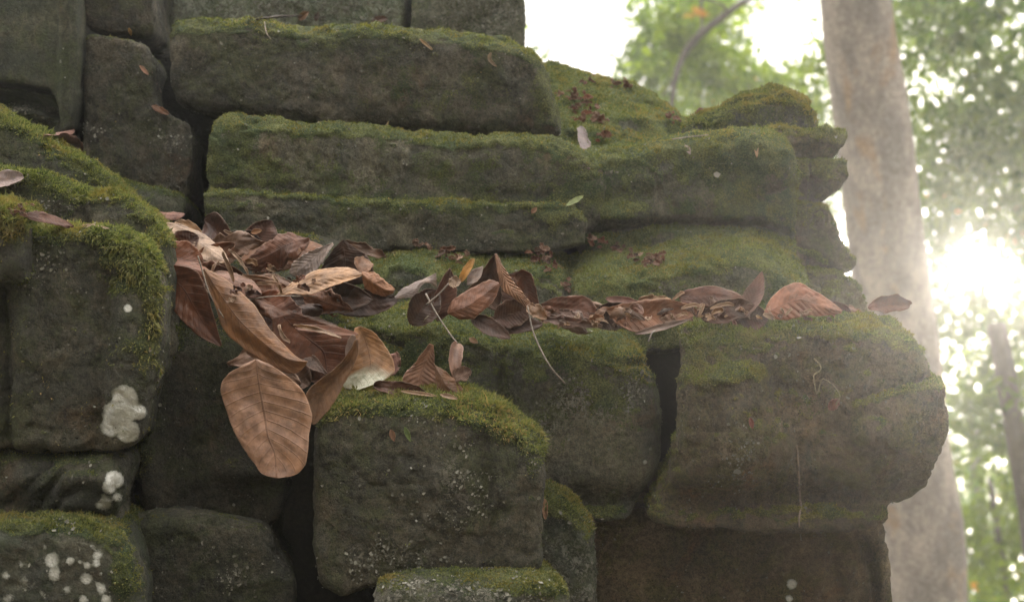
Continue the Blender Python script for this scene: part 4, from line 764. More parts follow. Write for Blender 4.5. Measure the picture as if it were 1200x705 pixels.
leaf('dark red leaf on the high long block near the dark joint above it', (436, 26), (454, 22), 10, None, None, (0.111, 0.057, 0.034), curl=0.5, sharp=0.5)
leaf('pale leaf standing in the crevice between the notched stone and the high long block', (178, 84), (189, 108), 10, None, None, (0.33, 0.28, 0.25), n=(-0.4, -1, 0), curl=0.5, sharp=0.6)
leaf('slim orange-backed leaf at the top of the crevice', (164, 77), (174, 88), 5, None, None, (0.42, 0.25, 0.16), curl=0.4, sharp=0.6)
leaf('brown leaf at the bottom of the crevice on the notch', (178, 124), (198, 134), 8, None, None, (0.212, 0.113, 0.062), curl=0.5, wave=0.3, sharp=0.5)
leaf('tiny yellow leaf stuck high on the notched stone', (151, 33), (154, 42), 4, None, None, (0.5, 0.33, 0.08), curl=0.4)
leaf('long grey-mauve leaf hanging down over the second course below the mossy slope', (680, 148), (690, 198), 15, None, None, (0.17, 0.135, 0.135), n=(0.1, -1, 0.2), curl=0.7, torn=0.3, sharp=0.5)
leaf('small fresh green leaf stuck on the moss of the broad block', (664, 241), (684, 229), 7, None, None, (0.24, 0.33, 0.12), curl=0.3, sharp=0.7, name='green_leaf')
leaf('tiny white leaf scrap near the top of the broad block', (803, 170), (809, 181), 6, None, None, (0.5, 0.46, 0.46), curl=0.3)
leaf('yellow-brown bud scale on the face of the broad block', (884, 156), (887, 184), 5, None, None, (0.38, 0.28, 0.15), curl=0.5, wave=0.6, sharp=0.4)
leaf('thin straw-coloured leaf blade curling on the face of the high long block', (576, 62), (582, 78), 5, None, None, (0.28, 0.23, 0.15), mid=(-5, 0, 0), curl=0.8, sharp=0.4)
leaf('small yellow leaf on the upper part of the high long block', (492, 46), (507, 59), 4, None, None, (0.34, 0.26, 0.14), curl=0.6, sharp=0.5)
leaf('tan leaf splinter sticking up from the second long block', (449, 162), (455, 142), 3, None, None, (0.28, 0.2, 0.11), curl=0.4)
leaf('single small orange scrap on the lip of the moulding course', (623, 250), (629, 243), 6, None, None, (0.33, 0.2, 0.12), curl=0.5)
leaf('small fresh green leaf on the face of the dark front block', (474, 500), (481, 517), 6, None, None, (0.12, 0.2, 0.05), curl=0.4, name='green_leaf')
leaf('dull orange scrap beside the fresh green leaf on the front block', (458, 503), (462, 517), 7, None, None, (0.212, 0.113, 0.053), curl=0.3)
leaf('cream curled scrap caught at the right side of the front block', (638, 584), (639, 608), 8, None, None, (0.45, 0.30, 0.17), curl=0.8, wave=0.5, sharp=0.5)
leaf('small pink leaf caught in the green tuft on the largest block', (972, 480), (984, 466), 12, None, None, (0.42, 0.26, 0.22), curl=0.4, wave=0.4, torn=0.2, sharp=0.6)
leaf('tiny red leaf scrap in the middle of the largest block', (879, 489), (882, 502), 6, None, None, (0.30, 0.13, 0.10), curl=0.4)
leaf('small tan scrap on the crease of the wide green block', (550, 396), (560, 402), 7, None, None, (0.28, 0.18, 0.10), curl=0.4)
# crumbs of dead leaf in small heaps on ledges
def colour_word(c):
    l = sum(c) / 3
    return 'dark brown' if l < 0.1 else 'rust-red' if c[0] > 2.1 * c[1] and l < 0.2 else 'orange-brown' if c[0] > 2.0 * c[1] else 'pale straw' if l > 0.24 else 'dull brown'
def crumbs(where, spots, Y, cols, size):
    for (cx_, cy_, rx, ry, cnt) in spots:
        for i in range(cnt):
            a = random.random() * 2 * PI; rr = math.sqrt(random.random())
            x = cx_ + math.cos(a) * rr * rx; y = cy_ + math.sin(a) * rr * ry; d = random.random() * 2 * PI; s_ = size * random.uniform(0.5, 1.5)
            yy = surf(x, y)
            if yy is None: continue
            col = random.choice(cols); side = 'left' if x < cx_ - rx * 0.33 else 'right' if x > cx_ + rx * 0.33 else 'middle'
            lab = colour_word(col) + (' curled ' if s_ > size else ' ') + where.replace('@', side)
            Y_ = yy - 0.004 - random.random() * 0.008
            leaf(lab, (x, y), (x + math.cos(d) * s_, y + math.sin(d) * s_ * 0.6), s_ * random.uniform(0.4, 0.9), Y_, Y_ - random.uniform(-.006, .006), col, n=(random.uniform(-.6, .6), -1, random.uniform(-0.2, 0.9)), curl=random.uniform(0.5, 1.6), wave=0.6, torn=0.25,
                 sharp=0.5, twist=random.uniform(-1, 1), nu=7, nv=12, seed=random.randrange(9999), cat='leaf scrap', name='leaf_scrap', group=where.replace('at the @ of', 'in').replace(' at the @', ''))
RC = [(0.221, 0.121, 0.078), (0.30, 0.18, 0.14), (0.199, 0.101, 0.057), (0.36, 0.26, 0.2), (0.124, 0.076, 0.048)]
crumbs('scrap at the @ of the rusty heap beside the high long block', [(672, 114, 17, 9, 16), (686, 134, 18, 12, 26), (702, 160, 10, 5, 5)], lambda x, y: 2.50 - (y - 116) * 0.0016, [(0.33, 0.14, 0.08), (0.239, 0.132, 0.090), (0.38, 0.25, 0.18), (0.187, 0.101, 0.057)], 11)
crumbs('scrap at the @ of the litter on the upper mossy slope', [(690, 92, 8, 6, 5), (718, 96, 8, 5, 5), (735, 97, 10, 5, 6)], lambda x, y: 2.62, RC, 9)
crumbs('scrap at the @ of the litter below the capstone', [(790, 138, 14, 5, 8), (818, 126, 8, 3, 4)], lambda x, y: 2.46, RC, 9)
LY = lambda x, y: 2.325 + max(0, (330 - y)) * 0.0020
crumbs('scrap at the @ of the litter behind the tallest leaf', [(494, 283, 14, 4, 6), (530, 300, 18, 8, 12), (514, 292, 10, 6, 5)], lambda x, y: LY(x, y) - 0.025, RC, 10)
crumbs('scrap at the @ of the round heap on the ledge seam', [(638, 298, 16, 8, 22), (650, 312, 8, 6, 8), (663, 330, 4, 8, 5)], lambda x, y: LY(x, y) - 0.025, RC, 9)
crumbs('scrap at the @ of the grey-brown heap on the ledge', [(762, 303, 18, 7, 20), (716, 290, 16, 5, 8), (695, 280, 8, 3, 4), (745, 298, 8, 5, 5)], lambda x, y: LY(x, y) - 0.025, RC, 9)
crumbs('crumb at the @ of the pile under the cream leaf', [(300, 318, 26, 10, 18), (350, 330, 20, 8, 8), (285, 340, 16, 14, 8)], lambda x, y: 2.15 - (y - 318) * 0.001, [STRAW, CREAM, RUST, MAROON, (0.28, 0.18, 0.12)], 12)
crumbs('scrap at the @ strewn at the green-crested mound', [(30, 246, 20, 8, 14)], lambda x, y: 2.02, RC, 7)
crumbs('crumb at the @ of the leaf row along the joint', [(700, 378, 50, 6, 12), (850, 372, 50, 4, 8), (940, 372, 40, 3, 8)], lambda x, y: 2.09, [STRAW, PINK, (0.184, 0.132, 0.101)], 8)
def curls(lab, spots):
    for (x0, y0, x1, y1, ww, Y) in spots:
        dr = 'steep' if abs(y1 - y0) > abs(x1 - x0) else 'flat'; wd = 'thin' if ww < 6 else 'wider'
        leaf(dr + ' ' + wd + ' ' + lab, (x0, y0), (x1, y1), ww, Y, None, random.choice([CREAM, STRAW, (0.36, 0.24, 0.16)]), mid=(random.uniform(-3, 3), random.uniform(-4, 4), -0.004), curl=1.2, wave=0.5, sharp=0.3, nu=8, nv=22, twist=1.5, cat='leaf scrap', name='leaf_scrap', group=lab)
curls('curled cream strip of torn leaf in the heart of the pile', [(262, 294, 274, 330, 7, 2.11), (268, 292, 290, 322, 5, 2.10), (284, 322, 322, 330, 6, 2.10), (300, 332, 330, 334, 5, 2.09), (288, 306, 300, 312, 9, 2.13), (256, 306, 246, 330, 6, 2.10), (242, 336, 262, 368, 6, 2.07), (276, 360, 270, 384, 5, 2.05), (268, 380, 286, 408, 6, 2.04), (284, 404, 308, 424, 6, 2.03), (328, 380, 340, 401, 6, 2.05), (320, 322, 330, 346, 5, 2.12), (345, 380, 400, 396, 7, 2.035)])
def filler(where, region, cnt, size, cols, depth):
    for i in range(cnt):
        x = random.uniform(region[0], region[2]); y = random.uniform(region[1], region[3]); yy = surf(x, y)
        a = random.uniform(-0.6, 0.6) + (PI if random.random() < 0.5 else 0); s_ = size * random.uniform(0.7, 1.25)
        p0 = (x - math.cos(a) * s_ / 2, y - math.sin(a) * s_ / 2); p1 = (x + math.cos(a) * s_ / 2, y + math.sin(a) * s_ / 2)
        Y_ = depth(x, y) + random.uniform(0, 0.03); col = random.choice(cols)
        side = 'left' if x < region[0] + (region[2] - region[0]) / 3 else 'right' if x > region[2] - (region[2] - region[0]) / 3 else 'middle'
        words = where.split(' leaf ', 1); lab = colour_word(col) + ' ' + ('wide ' if s_ > size else 'narrow ') + 'leaf ' + words[1] + ', ' + side + ' side'
        lab = ' '.join(lab.split()[:16])
        leaf(lab, p0, p1, s_ * random.uniform(0.35, 0.6), Y_, Y_ - random.uniform(-0.03, 0.03), col, mid=(0, random.uniform(-8, 3), random.uniform(-0.015, 0.01)), n=(random.uniform(-.5, .5), -1, random.uniform(0, 1.2)), fold=random.uniform(-0.3, 0.4), curl=random.uniform(-0.6, 0.9), wave=random.uniform(0.1, 0.35),
             torn=random.choice([0, 0.1, 0.25]), sharp=random.uniform(0.45, 0.8), wide=random.uniform(0.4, 0.6), twist=random.uniform(-0.8, 0.8), seed=random.randrange(9999), group=where)
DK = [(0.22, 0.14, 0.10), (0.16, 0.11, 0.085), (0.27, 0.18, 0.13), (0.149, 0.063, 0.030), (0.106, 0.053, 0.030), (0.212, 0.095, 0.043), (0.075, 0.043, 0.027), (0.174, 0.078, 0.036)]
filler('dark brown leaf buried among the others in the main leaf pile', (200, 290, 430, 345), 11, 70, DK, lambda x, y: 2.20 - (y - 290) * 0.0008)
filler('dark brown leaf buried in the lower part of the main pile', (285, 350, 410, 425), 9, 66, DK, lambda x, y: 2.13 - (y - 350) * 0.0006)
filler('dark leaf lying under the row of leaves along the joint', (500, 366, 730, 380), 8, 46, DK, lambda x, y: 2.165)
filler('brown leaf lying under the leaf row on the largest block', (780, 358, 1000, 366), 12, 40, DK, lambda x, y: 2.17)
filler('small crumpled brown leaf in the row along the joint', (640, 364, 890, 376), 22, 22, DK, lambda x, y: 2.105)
for k in range(12):
    x = random.uniform(640, 960); y = 372 - (x > 790) * 4 + random.uniform(-6, 3)
    curls('pale curled rim strip in the row of leaves along the joint', [(x, y, x + random.uniform(-14, 14), y + random.uniform(-8, 5), 4, 2.085)])
# stalks and threads
twig('thin straight stick lying across the pile under the pale roof-shaped leaf', [(288, 352, 2.10), (320, 347, 2.10), (372, 347, 2.11)], 0.0009, (0.25, 0.19, 0.15))
twig('dark bent stalk crossing the long orange-brown leaf', [(232, 300, 2.09), (238, 320, 2.08), (246, 345, 2.06), (262, 372, 2.03)], 0.0011, (0.124, 0.089, 0.057))
twig('white hooked stalk hanging into the black joint between the two large blocks', [(770, 386, 2.09), (764, 390, 2.08), (760, 400, 2.08)], 0.001, (0.35, 0.3, 0.26))
twig('long brown root thread hanging down the face of the largest block', [(933, 522, 2.045), (936, 560, 2.055), (938, 590, 2.07), (937, 615, 2.08), (939, 632, 2.085)], 0.0015, (0.24, 0.18, 0.13), name='root_thread', cat='root thread', jitter=0.002, snap=True)
twig('pale curling tendril looped on the upper face of the largest block', [(955, 420, 2.04), (962, 432, 2.03), (954, 440, 2.03), (956, 462, 2.03), (966, 442, 2.03), (984, 462, 2.03), (980, 474, 2.03)], 0.0010, (0.30, 0.24, 0.13), name='tendril', cat='tendril', jitter=0.003, snap=True)
twig('tiny grass stalk on the green face under the row of leaves', [(494, 385, 2.10), (497, 375, 2.10), (502, 370, 2.10)], 0.0006, (0.3, 0.25, 0.15), snap=True)
twig('thin bent stalk on the face of the high long block', [(310, 26, 2.47), (312, 38, 2.47), (317, 46, 2.47)], 0.0008, (0.28, 0.22, 0.17), snap=True)
twig('pale twig lying on the mossy shoulder below the capstone', [(788, 163, 2.42), (812, 160, 2.42), (830, 158, 2.42)], 0.0010, (0.25, 0.2, 0.16), snap=True)

# ------------------------------------------------------------------ ground and forest behind
def ground_mat():
    t = NT('forest_floor'); c = t.pos()
    col = t.mix(t.ramp(t.noise(c, 3, 8, 0.7), 0.35, 0.65), (0.06, 0.045, 0.03), (0.14, 0.10, 0.06))
    col = t.mix(t.ramp(t.noise(c, 1.1, 6, 0.6), 0.45, 0.6), col, (0.06, 0.08, 0.03))
    t.link(col, t.b.inputs['Base Color']); t.b.inputs['Roughness'].default_value = 0.95
    t.link(t.bump(t.noise(c, 18, 6, 0.7), 0.8, 0.03), t.b.inputs['Normal']); return t.m
def grid_ground():
    r = np.concatenate([np.linspace(0, 12, 40), np.geomspace(12.5, 260, 26)]); a = np.linspace(0, 2 * PI, 73)[:-1]
    V = [(0, 0, 0)]; 
    for i, rr in enumerate(r[1:]):
        for aa in a:
            V.append((rr * math.cos(aa), rr * math.sin(aa), 0))
    V = np.array(V, dtype=float); V[:, 1] += 2
    V[:, 2] = fbm(V, 0.35, 4, 4) * 0.12 + fbm(V, 0.02, 5, 2) * 1.2 * np.clip(np.hypot(V[:, 0], V[:, 1] - 2) / 40 - 0.4, 0, 3)
    fs = [(0, 1 + k, 1 + (k + 1) % 72) for k in range(72)]
    for i in range(len(r) - 2):
        for k in range(72):
            k2 = (k + 1) % 72; b = 1 + i * 72; fs.append((b + k, b + 72 + k, b + 72 + k2, b + k2))
    o = mk_mesh('ground', V, fs, ground_mat(), loc=np.zeros(3)); o['kind'] = 'structure'
grid_ground()

def bark_mat(name, a, b, c3):
    t = NT(name); c = t.pos()
    col = t.mix(t.ramp(t.noise(t.mapping(c, (1, 1, 0.45)), 9, 7, 0.65), 0.38, 0.64), a, b)
    col = t.mix(t.ramp(t.noise(t.mapping(c, (1, 1, 0.6)), 4.0, 6, 0.65, 0.5), 0.52, 0.66), col, c3)
    col = t.mix(t.ramp(t.noise(c, 60, 5, 0.75), 0.4, 0.7), t.mix(1.0, col, (0.62, 0.6, 0.6), 'MULTIPLY'), t.mix(1.0, col, (1.15, 1.15, 1.15), 'MULTIPLY'))
    t.link(col, t.b.inputs['Base Color']); t.b.inputs['Roughness'].default_value = 0.9
    t.link(t.bump(t.noise(t.mapping(c, (1, 1, 0.5)), 26, 8, 0.8), 1.0, 0.03), t.b.inputs['Normal']); return t.m
BARK = bark_mat('pale_bark', (0.33, 0.285, 0.25), (0.58, 0.49, 0.41), (0.52, 0.36, 0.23))
BARK2 = bark_mat('grey_bark', (0.12, 0.10, 0.085), (0.2, 0.17, 0.14), (0.15, 0.12, 0.08))
def foliage_mat():
    t = NT('tree_leaves'); r = t.attr('rnd'); oi = t.n.new('ShaderNodeObjectInfo')
    col = t.mix(r, (0.040, 0.084, 0.019), (0.145, 0.21, 0.038))
    col = t.mix(t.ramp(r, 0.965, 0.975), col, (0.42, 0.20, 0.03))
    col = t.mix(1.0, col, oi.outputs['Color'], 'MULTIPLY')
    t.link(col, t.b.inputs['Base Color']); t.b.inputs['Roughness'].default_value = 0.5
    tr = t.n.new('ShaderNodeBsdfTranslucent'); t.link(t.mix(1.0, col, (1.4, 1.5, 0.9), 'MULTIPLY'), tr.inputs[0])
    ms = t.n.new('ShaderNodeMixShader'); ms.inputs[0].default_value = 0.55
    t.link(t.b.outputs[0], ms.inputs[1]); t.link(tr.outputs[0], ms.inputs[2]); t.link(ms.outputs[0], t.out.inputs[0])
    return t.m
FOL = foliage_mat()
SUNV = np.array(SUN_DIR)
def wpt(px, py, Y): return to_world(P(px, py, Y))
def trunk_tube(name, pts, rad, mat, loc=None, sides=20, sub=14, rough=0.045):
    pts = np.array(pts, dtype=float); n = len(pts)
    P_ = np.vstack([2 * pts[0] - pts[1], pts, 2 * pts[-1] - pts[-2]]); out = []; ro = []
    for i in range(n - 1):
        a, b, c, d = P_[i:i + 4]
        for k in range(sub):
            t = k / sub; out.append(0.5 * (2 * b + (c - a) * t + (2 * a - 5 * b + 4 * c - d) * t * t + (3 * b - a - 3 * c + d) * t ** 3)); ro.append(rad[i] * (1 - t) + rad[i + 1] * t)
    out.append(pts[-1]); ro.append(rad[-1]); out = np.array(out); ro = np.array(ro)
    T = np.gradient(out, axis=0); T /= np.linalg.norm(T, axis=1, keepdims=True) + 1e-9
    S = np.cross(T, np.array([0.1, 1.0, 0.15])); S /= np.linalg.norm(S, axis=1, keepdims=True) + 1e-9; B = np.cross(T, S)
    a = np.linspace(0, 2 * PI, sides, endpoint=False)
    R_ = np.cos(a)[None, :, None] * S[:, None] + np.sin(a)[None, :, None] * B[:, None]
    base = out[:, None] + ro[:, None, None] * R_
    nz = fbm((base.reshape(-1, 3)) * np.array([1, 1, 0.5]), 5, 3, 4).reshape(base.shape[:2])
    V = (base + R_ * (nz * ro[:, None] * rough * 5)[..., None]).reshape(-1, 3); m = len(out); fs = []
    i = np.arange(m - 1)[:, None] * sides + np.arange(sides)[None]; j = np.arange(m - 1)[:, None] * sides + (np.arange(sides)[None] + 1) % sides
    Fq = np.stack([i, j, j + sides, i + sides], -1).reshape(-1, 4).astype(np.int32)
    return mk_mesh(name, V, Fq, mat, loc=loc)
def crown_mesh(clumps, size, loc, color, gap=None):
    """clumps: (centre(3), radius, count) in world coordinates; leaf-sized folded faces"""
    VV = []; RR = []
    for c, r, cnt in clumps:
        d = RNG.normal(0, 1, (cnt, 3)); d /= np.linalg.norm(d, axis=1, keepdims=True)
        rad = r * RNG.random((cnt, 1)) ** 0.45
        p = np.array(c) + d * rad * np.array([1, 1, 0.75])
        keep = fbm(p, 2.6, 21, 3) + 1.1 * fbm(p, 7.0, 31, 2) + RNG.normal(0, 0.1, cnt) > -0.12
        keep &= ~((((p - CAM) @ RM)[:, 2] / ((p - CAM) @ RM)[:, 1] * F < -40) & (fbm(p, 3.4, 77, 3) + 0.8 * fbm(p, 9.0, 78, 2) < -0.04))
        if gap:
            q = p - CAM; al = q @ SUNV; dist = np.linalg.norm(q - al[:, None] * SUNV, axis=1)
            keep &= (dist > gap * (0.011 * al) * (0.5 + 0.8 * RNG.random(cnt)))
        # keep the clearing beside the temple open
        q = (p - CAM) @ RM; px = q[:, 0] / q[:, 1] * F + 600; py = -q[:, 2] / q[:, 1] * F + 352.5
        open1 = (((px - 680) / 66) ** 2 + ((py - 20) / 75) ** 2) < 1.0 + RNG.normal(0, 0.25, cnt)
        open2 = (((px - 918) / 44) ** 2 + ((py - 35) / 45) ** 2) < 1.0 + RNG.normal(0, 0.4, cnt)
        keep &= ~(((px > 500) & (px < 1000)) & (open1 | open2))
        p = p[keep]; k = len(p)
        ax = RNG.normal(0, 1, (k, 3)) + np.array([0, 0, -0.4]); ax /= np.linalg.norm(ax, axis=1, keepdims=True)
        sd_ = np.cross(ax, RNG.normal(0, 1, (k, 3))); sd_ /= np.linalg.norm(sd_, axis=1, keepdims=True); nn = np.cross(ax, sd_)
        L_ = size * RNG.lognormal(0, 0.25, (k, 1)); W_ = L_ * 0.24
        b = p; t = p + ax * L_; m1 = p + ax * L_ * 0.3; m2 = p + ax * L_ * 0.7
        VV.append(np.stack([b, m1 + sd_ * W_ + nn * W_ * 0.3, m2 + sd_ * W_ * 0.85 + nn * W_ * 0.3, t - nn * W_ * 0.4, m2 - sd_ * W_ * 0.85 + nn * W_ * 0.3, m1 - sd_ * W_ + nn * W_ * 0.3], 1).reshape(-1, 3))
        RR.append(np.repeat(np.clip(RNG.random(k) * 0.7 + 0.3 * (fbm(p, 1.2, 8, 2) + 0.5), 0, 1), 6))
    V = np.concatenate(VV); R_ = np.concatenate(RR); k = np.arange(len(V) // 6)[:, None] * 6
    Fq = np.concatenate([k + np.array([[0, 1, 2, 3]]), k + np.array([[0, 3, 4, 5]])]).astype(np.int32)
    o = mk_mesh('crown', V, Fq, FOL, loc=loc, smooth=False, attrs={'rnd': R_}); o.color = (*color, 1); return o
def tree(label, base, top, r0, r1, clumps, size, color, mat=BARK2, limbs=(), gap=1.0, name='tree', cat='tree', group=None, bend=0.0):
    base = np.array(base, float); top = np.array(top, float)
    root = bpy.data.objects.new(name, None); C.objects.link(root); root.location = base; tag(root, label, cat, group)
    mid = (base + top) / 2 + np.array([bend, 0, 0])
    child(trunk_tube('trunk', [base - np.array([0, 0, 0.1]), base + (mid - base) * 0.15, mid, top], [r0 * 1.25, r0, (r0 + r1) / 2, r1], mat, loc=base.copy()), root)
    for lp, lr in limbs: child(trunk_tube('limb', lp, lr, mat, loc=base.copy(), sides=10, sub=8), root)
    if clumps: child(crown_mesh(clumps, size, base, color, gap), root)
    return root
# pale trunk beside the temple
def gpt(px, Y):                       # ground point below a photo column
    p = wpt(px, 352, Y); p[2] = 0.0; return p
Yt = 7.5
b0 = wpt(1087, 705, Yt); t0 = wpt(1005, 0, Yt)
dirv = (t0 - b0) / (t0[2] - b0[2]); base = b0 - dirv * b0[2]; topp = base + dirv * 7.5
hw_b = 49 / F * Yt; hw_t = 42 / F * Yt
cl = []
for i in range(9):
    a = i * 2.4; cl.append((topp + np.array([math.cos(a) * 1.8, math.sin(a) * 1.8 + 0.5, 0.4 + 0.25 * (i % 4)]), 1.2, 900))
tree('tall tree with a broad pale tan trunk rising just right of the temple', base, topp, hw_b * 1.03, hw_t * 0.72, cl, 0.10, (1, 1, 1), mat=BARK, name='tree',
     limbs=[([topp - dirv * 0.5, topp + np.array([1.0, 0.4, 0.7]), topp + np.array([2.0, 0.8, 1.2])], [0.10, 0.06, 0.03]), ([topp - dirv * 0.6, topp + np.array([-0.9, 0.6, 0.8]), topp + np.array([-1.7, 1.0, 1.4])], [0.1, 0.06, 0.03])])
def clumps_px(lst):
    out = []
    for px, py, Y, r, cnt in lst: out.append((wpt(px, py, Y), r, cnt))
    return out
# forest: (label, trunk px, Y, trunk radius, height, clumps, colour)
LG = (1.35, 1.2, 1.0); MG = (0.85, 0.8, 0.9); YG = (2.3, 1.9, 0.9); BGc = (0.9, 1.1, 1.1)
tree('leafy tree filling the upper right corner behind the pale trunk', gpt(1290, 11), gpt(1280, 11) + np.array([0, 0, 5.2]), 0.13, 0.06,
     clumps_px([(1120, 60, 11, 0.75, 2300), (1190, 150, 11.5, 0.8, 2300), (1100, 190, 12, 0.6, 1500), (1270, 40, 11, 0.9, 2200), (1300, 200, 11, 0.9, 2200), (1150, -60, 11, 0.9, 2000), (1380, 100, 11.5, 1.0, 2200)]), 0.075, LG)
tree('leafy tree behind the sun gap at the right edge', gpt(1400, 14), gpt(1390, 14) + np.array([0, 0, 4.5]), 0.14, 0.06,
     clumps_px([(1120, 270, 14, 0.7, 1900), (1200, 240, 14, 0.9, 2300), (1290, 330, 14, 1.0, 2500), (1130, 400, 14, 0.7, 1900), (1210, 430, 14.5, 0.9, 2500), (1400, 260, 14, 1.1, 2300), (1380, 460, 14, 1.1, 2300)]), 0.08, MG)
tree('grey slanting trunk at the lower right edge in front of yellow-green leaves', gpt(1215, 12), wpt(1168, 380, 12) , 0.13, 0.07,
     clumps_px([(1160, 470, 12.2, 0.6, 1500), (1230, 520, 12.2, 0.8, 2000), (1320, 540, 12, 0.9, 2000)]), 0.08, LG)
tree('small bright yellow-green tree at the lower right', gpt(1165, 15), wpt(1160, 560, 15), 0.05, 0.03,
     clumps_px([(1150, 590, 15, 0.7, 2300), (1210, 640, 15, 0.8, 2500), (1120, 660, 15, 0.6, 1600), (1300, 640, 15, 1.0, 2300), (1160, 690, 14, 0.6, 1500), (1400, 640, 15, 1.1, 2000)]), 0.07, YG)
tree('slender tree with bright green leaves seen between the mossy slope and the pale trunk', gpt(1045, 12), wpt(1020, -160, 12), 0.05, 0.04,
     clumps_px([(790, 40, 12, 0.32, 1000), (775, 100, 12, 0.32, 1000), (840, 90, 12.4, 0.35, 1000), (820, 10, 12.4, 0.35, 800), (950, 70, 12, 0.30, 450), (890, 110, 12, 0.3, 700), (800, -80, 12, 0.9, 1600), (930, 150, 12, 0.4, 700), (800, 160, 12, 0.5, 1000)]), 0.07, YG,
     limbs=[([wpt(786, 130, 11.2), wpt(794, 82, 11.2), wpt(812, 50, 11.2), wpt(842, 24, 11.2), wpt(885, -4, 11.4), wpt(1020, -60, 12)], [0.016, 0.024, 0.030, 0.028, 0.026, 0.03]), ([wpt(806, 60, 11.2), wpt(822, 30, 11.2), wpt(820, -30, 11.2)], [0.014, 0.012, 0.010]),
           ([wpt(803, 66, 11.2), wpt(790, 92, 11.1), wpt(776, 112, 11.1)], [0.014, 0.010, 0.006]), ([wpt(850, 20, 11.2), wpt(846, 6, 11.1), wpt(800, -10, 11.0)], [0.014, 0.010, 0.006])])
yl = crown_mesh([(wpt(815, 12, 10.9), 0.075, 40)], 0.06, np.array([0.0, 0, 0]), (1, 1, 1), None)
yl.name = 'yellow_leaves'; yl['label'] = 'tuft of orange-yellow leaves on the slanting branch'; yl.data.attributes['rnd'].data.foreach_set('value', np.ones(len(yl.data.vertices), dtype=np.float32))
slender = next(o for o in C.objects if o.get('label', '').startswith('slender tree')); child(yl, slender)
tree('far hazy green tree low in the gap behind the temple shoulder', gpt(960, 18), gpt(950, 18) + np.array([0, 0, 4.0]), 0.15, 0.07,
     clumps_px([(960, 200, 18, 0.9, 2000), (1040, 330, 18, 1.1, 2500), (860, 180, 18, 0.9, 2000), (760, 150, 18, 0.7, 1500), (1080, 520, 18, 1.1, 2500), (960, 420, 18, 1.3, 2000)]), 0.09, MG)
for i, (px, Y, lab) in enumerate([(1260, 20, 'distant tree behind the yellow-green one at the right edge'), (1130, 24, 'farthest tree seen faintly between the pale trunk and the right edge')]):
    tree(lab, gpt(px, Y), gpt(px, Y) + np.array([0, 0, 5.0]), 0.2, 0.08, clumps_px([(px + dx, py, Y, 1.3, 2200) for dx, py in ((-60, 560), (40, 600), (-30, 460), (60, 380), (0, 660), (-90, 650))]), 0.10, (1.3, 1.35, 1.1))
for k, (Y, x0, x1, y0, y1, col, lab) in enumerate([(13, 1060, 1330, -40, 180, LG, 'pale green tree whose crown shows right of the pale trunk near the top edge'), (17, 1060, 1500, 20, 330, MG, 'deeper tree filling the holes between the crowns at the upper right'),
        (16, 1100, 1480, 340, 740, (2.0, 1.7, 0.9), 'yellowish tree below the sun gap at the right'), (21, 1140, 1650, 240, 760, (1.9, 1.7, 1.0), 'far hazy tree low behind the right side'), (13, 1350, 1800, -60, 600, MG, 'tree standing outside the right edge of the view'), (15, 640, 1010, 170, 700, LG, "tree mostly hidden behind the wall beside the pale trunk")]):
    c = []
    for yy in np.arange(y0, y1 + 1, 95):
        for xx in np.arange(x0, x1 + 1, 95): c.append((wpt(xx + random.uniform(-30, 30), yy + random.uniform(-30, 30), Y + random.uniform(-0.6, 0.6)), 0.062 * Y * 0.75, int(520 * 13 / Y * 1.25)))
    xc = (x0 + x1) / 2 + 60
    tree(lab, gpt(xc, Y), wpt(xc - 20, y0 + 30, Y), 0.12, 0.05, c, 0.085, col)
c = [(wpt(x, y, 14 + random.uniform(-.5, .5)), 0.42, 480) for x, y in [(760, 60), (770, 120), (820, 130), (870, 140), (800, 60), (850, 30), (880, 90), (910, 140), (960, 130), (770, 0), (830, -20), (890, -10), (745, 40), (755, 90), (930, 60), (940, 120), (860, 60), (950, 30), (750, -60), (820, -80), (900, -70), (640, 60), (600, -30)]]
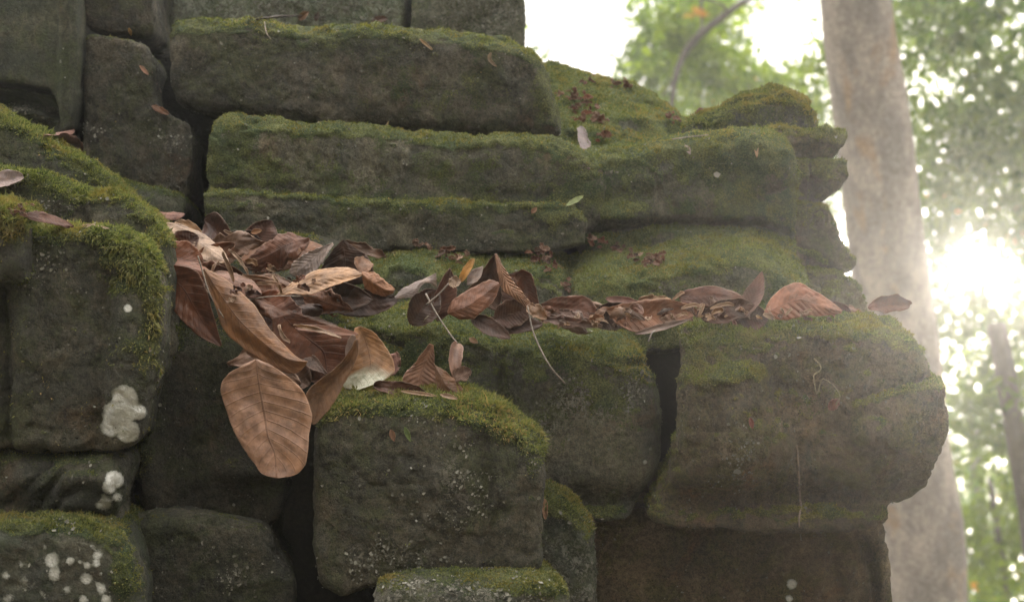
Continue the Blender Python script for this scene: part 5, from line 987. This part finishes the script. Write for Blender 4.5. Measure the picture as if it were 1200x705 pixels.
tree('lacy tree behind the slanting branch above the mossy slope', gpt(1030, 14), wpt(1010, -60, 14), 0.06, 0.04, c, 0.075, (1.3, 1.2, 0.9))
# undergrowth
def bush(label, px, py, Y, r, cnt, color):
    c = wpt(px, py, Y); b = c.copy(); b[2] = 0
    root = bpy.data.objects.new('bush', None); C.objects.link(root); root.location = b; tag(root, label, 'bush', 'bushes on the forest floor')
    child(trunk_tube('stem', [b, b * 0.5 + c * 0.5 + np.array([0.05, 0, 0]), c], [0.02, 0.015, 0.006], BARK2, loc=b.copy(), sides=6, sub=5), root)
    child(crown_mesh([(c, r, cnt), (c + np.array([r * 0.5, 0.2, -r * 0.5]), r * 0.8, cnt // 2), (c + np.array([-r * 0.5, 0.2, -r * 0.5]), r * 0.8, cnt // 2)], 0.06, b, color, None), root)
bush('yellow-green bush at the foot of the pale trunk', 1150, 735, 10.5, 0.3, 700, YG)
bush('light green bush in the lower right corner', 1225, 740, 10, 0.35, 800, LG)
bush('green bush behind the light green corner bush', 1190, 720, 13, 0.4, 800, YG)

# ------------------------------------------------------------------ haze volume, added to stand in for the sun's lens glare
def haze():
    x0, x1, y0, y1, z0, z1 = -280, 280, -280, 300, -3.5, 13
    V = [(x, y, z) for x in (x0, x1) for y in (y0, y1) for z in (z0, z1)]
    fs = [(0, 1, 3, 2), (4, 6, 7, 5), (0, 4, 5, 1), (2, 3, 7, 6), (0, 2, 6, 4), (1, 5, 7, 3)]
    m = bpy.data.materials.new('glare_haze'); m.use_nodes = True; t = m.node_tree; t.nodes.clear()
    o_ = t.nodes.new('ShaderNodeOutputMaterial'); v = t.nodes.new('ShaderNodeVolumePrincipled')
    v.inputs['Color'].default_value = (0.95, 0.94, 0.92, 1); v.inputs['Density'].default_value = HAZE_D; v.inputs['Anisotropy'].default_value = 0.82
    t.links.new(v.outputs[0], o_.inputs['Volume'])
    o = mk_mesh('haze', np.array(V, float), fs, m, loc=np.array([0, 0, z0], float), smooth=False); o['kind'] = 'stuff'
haze()
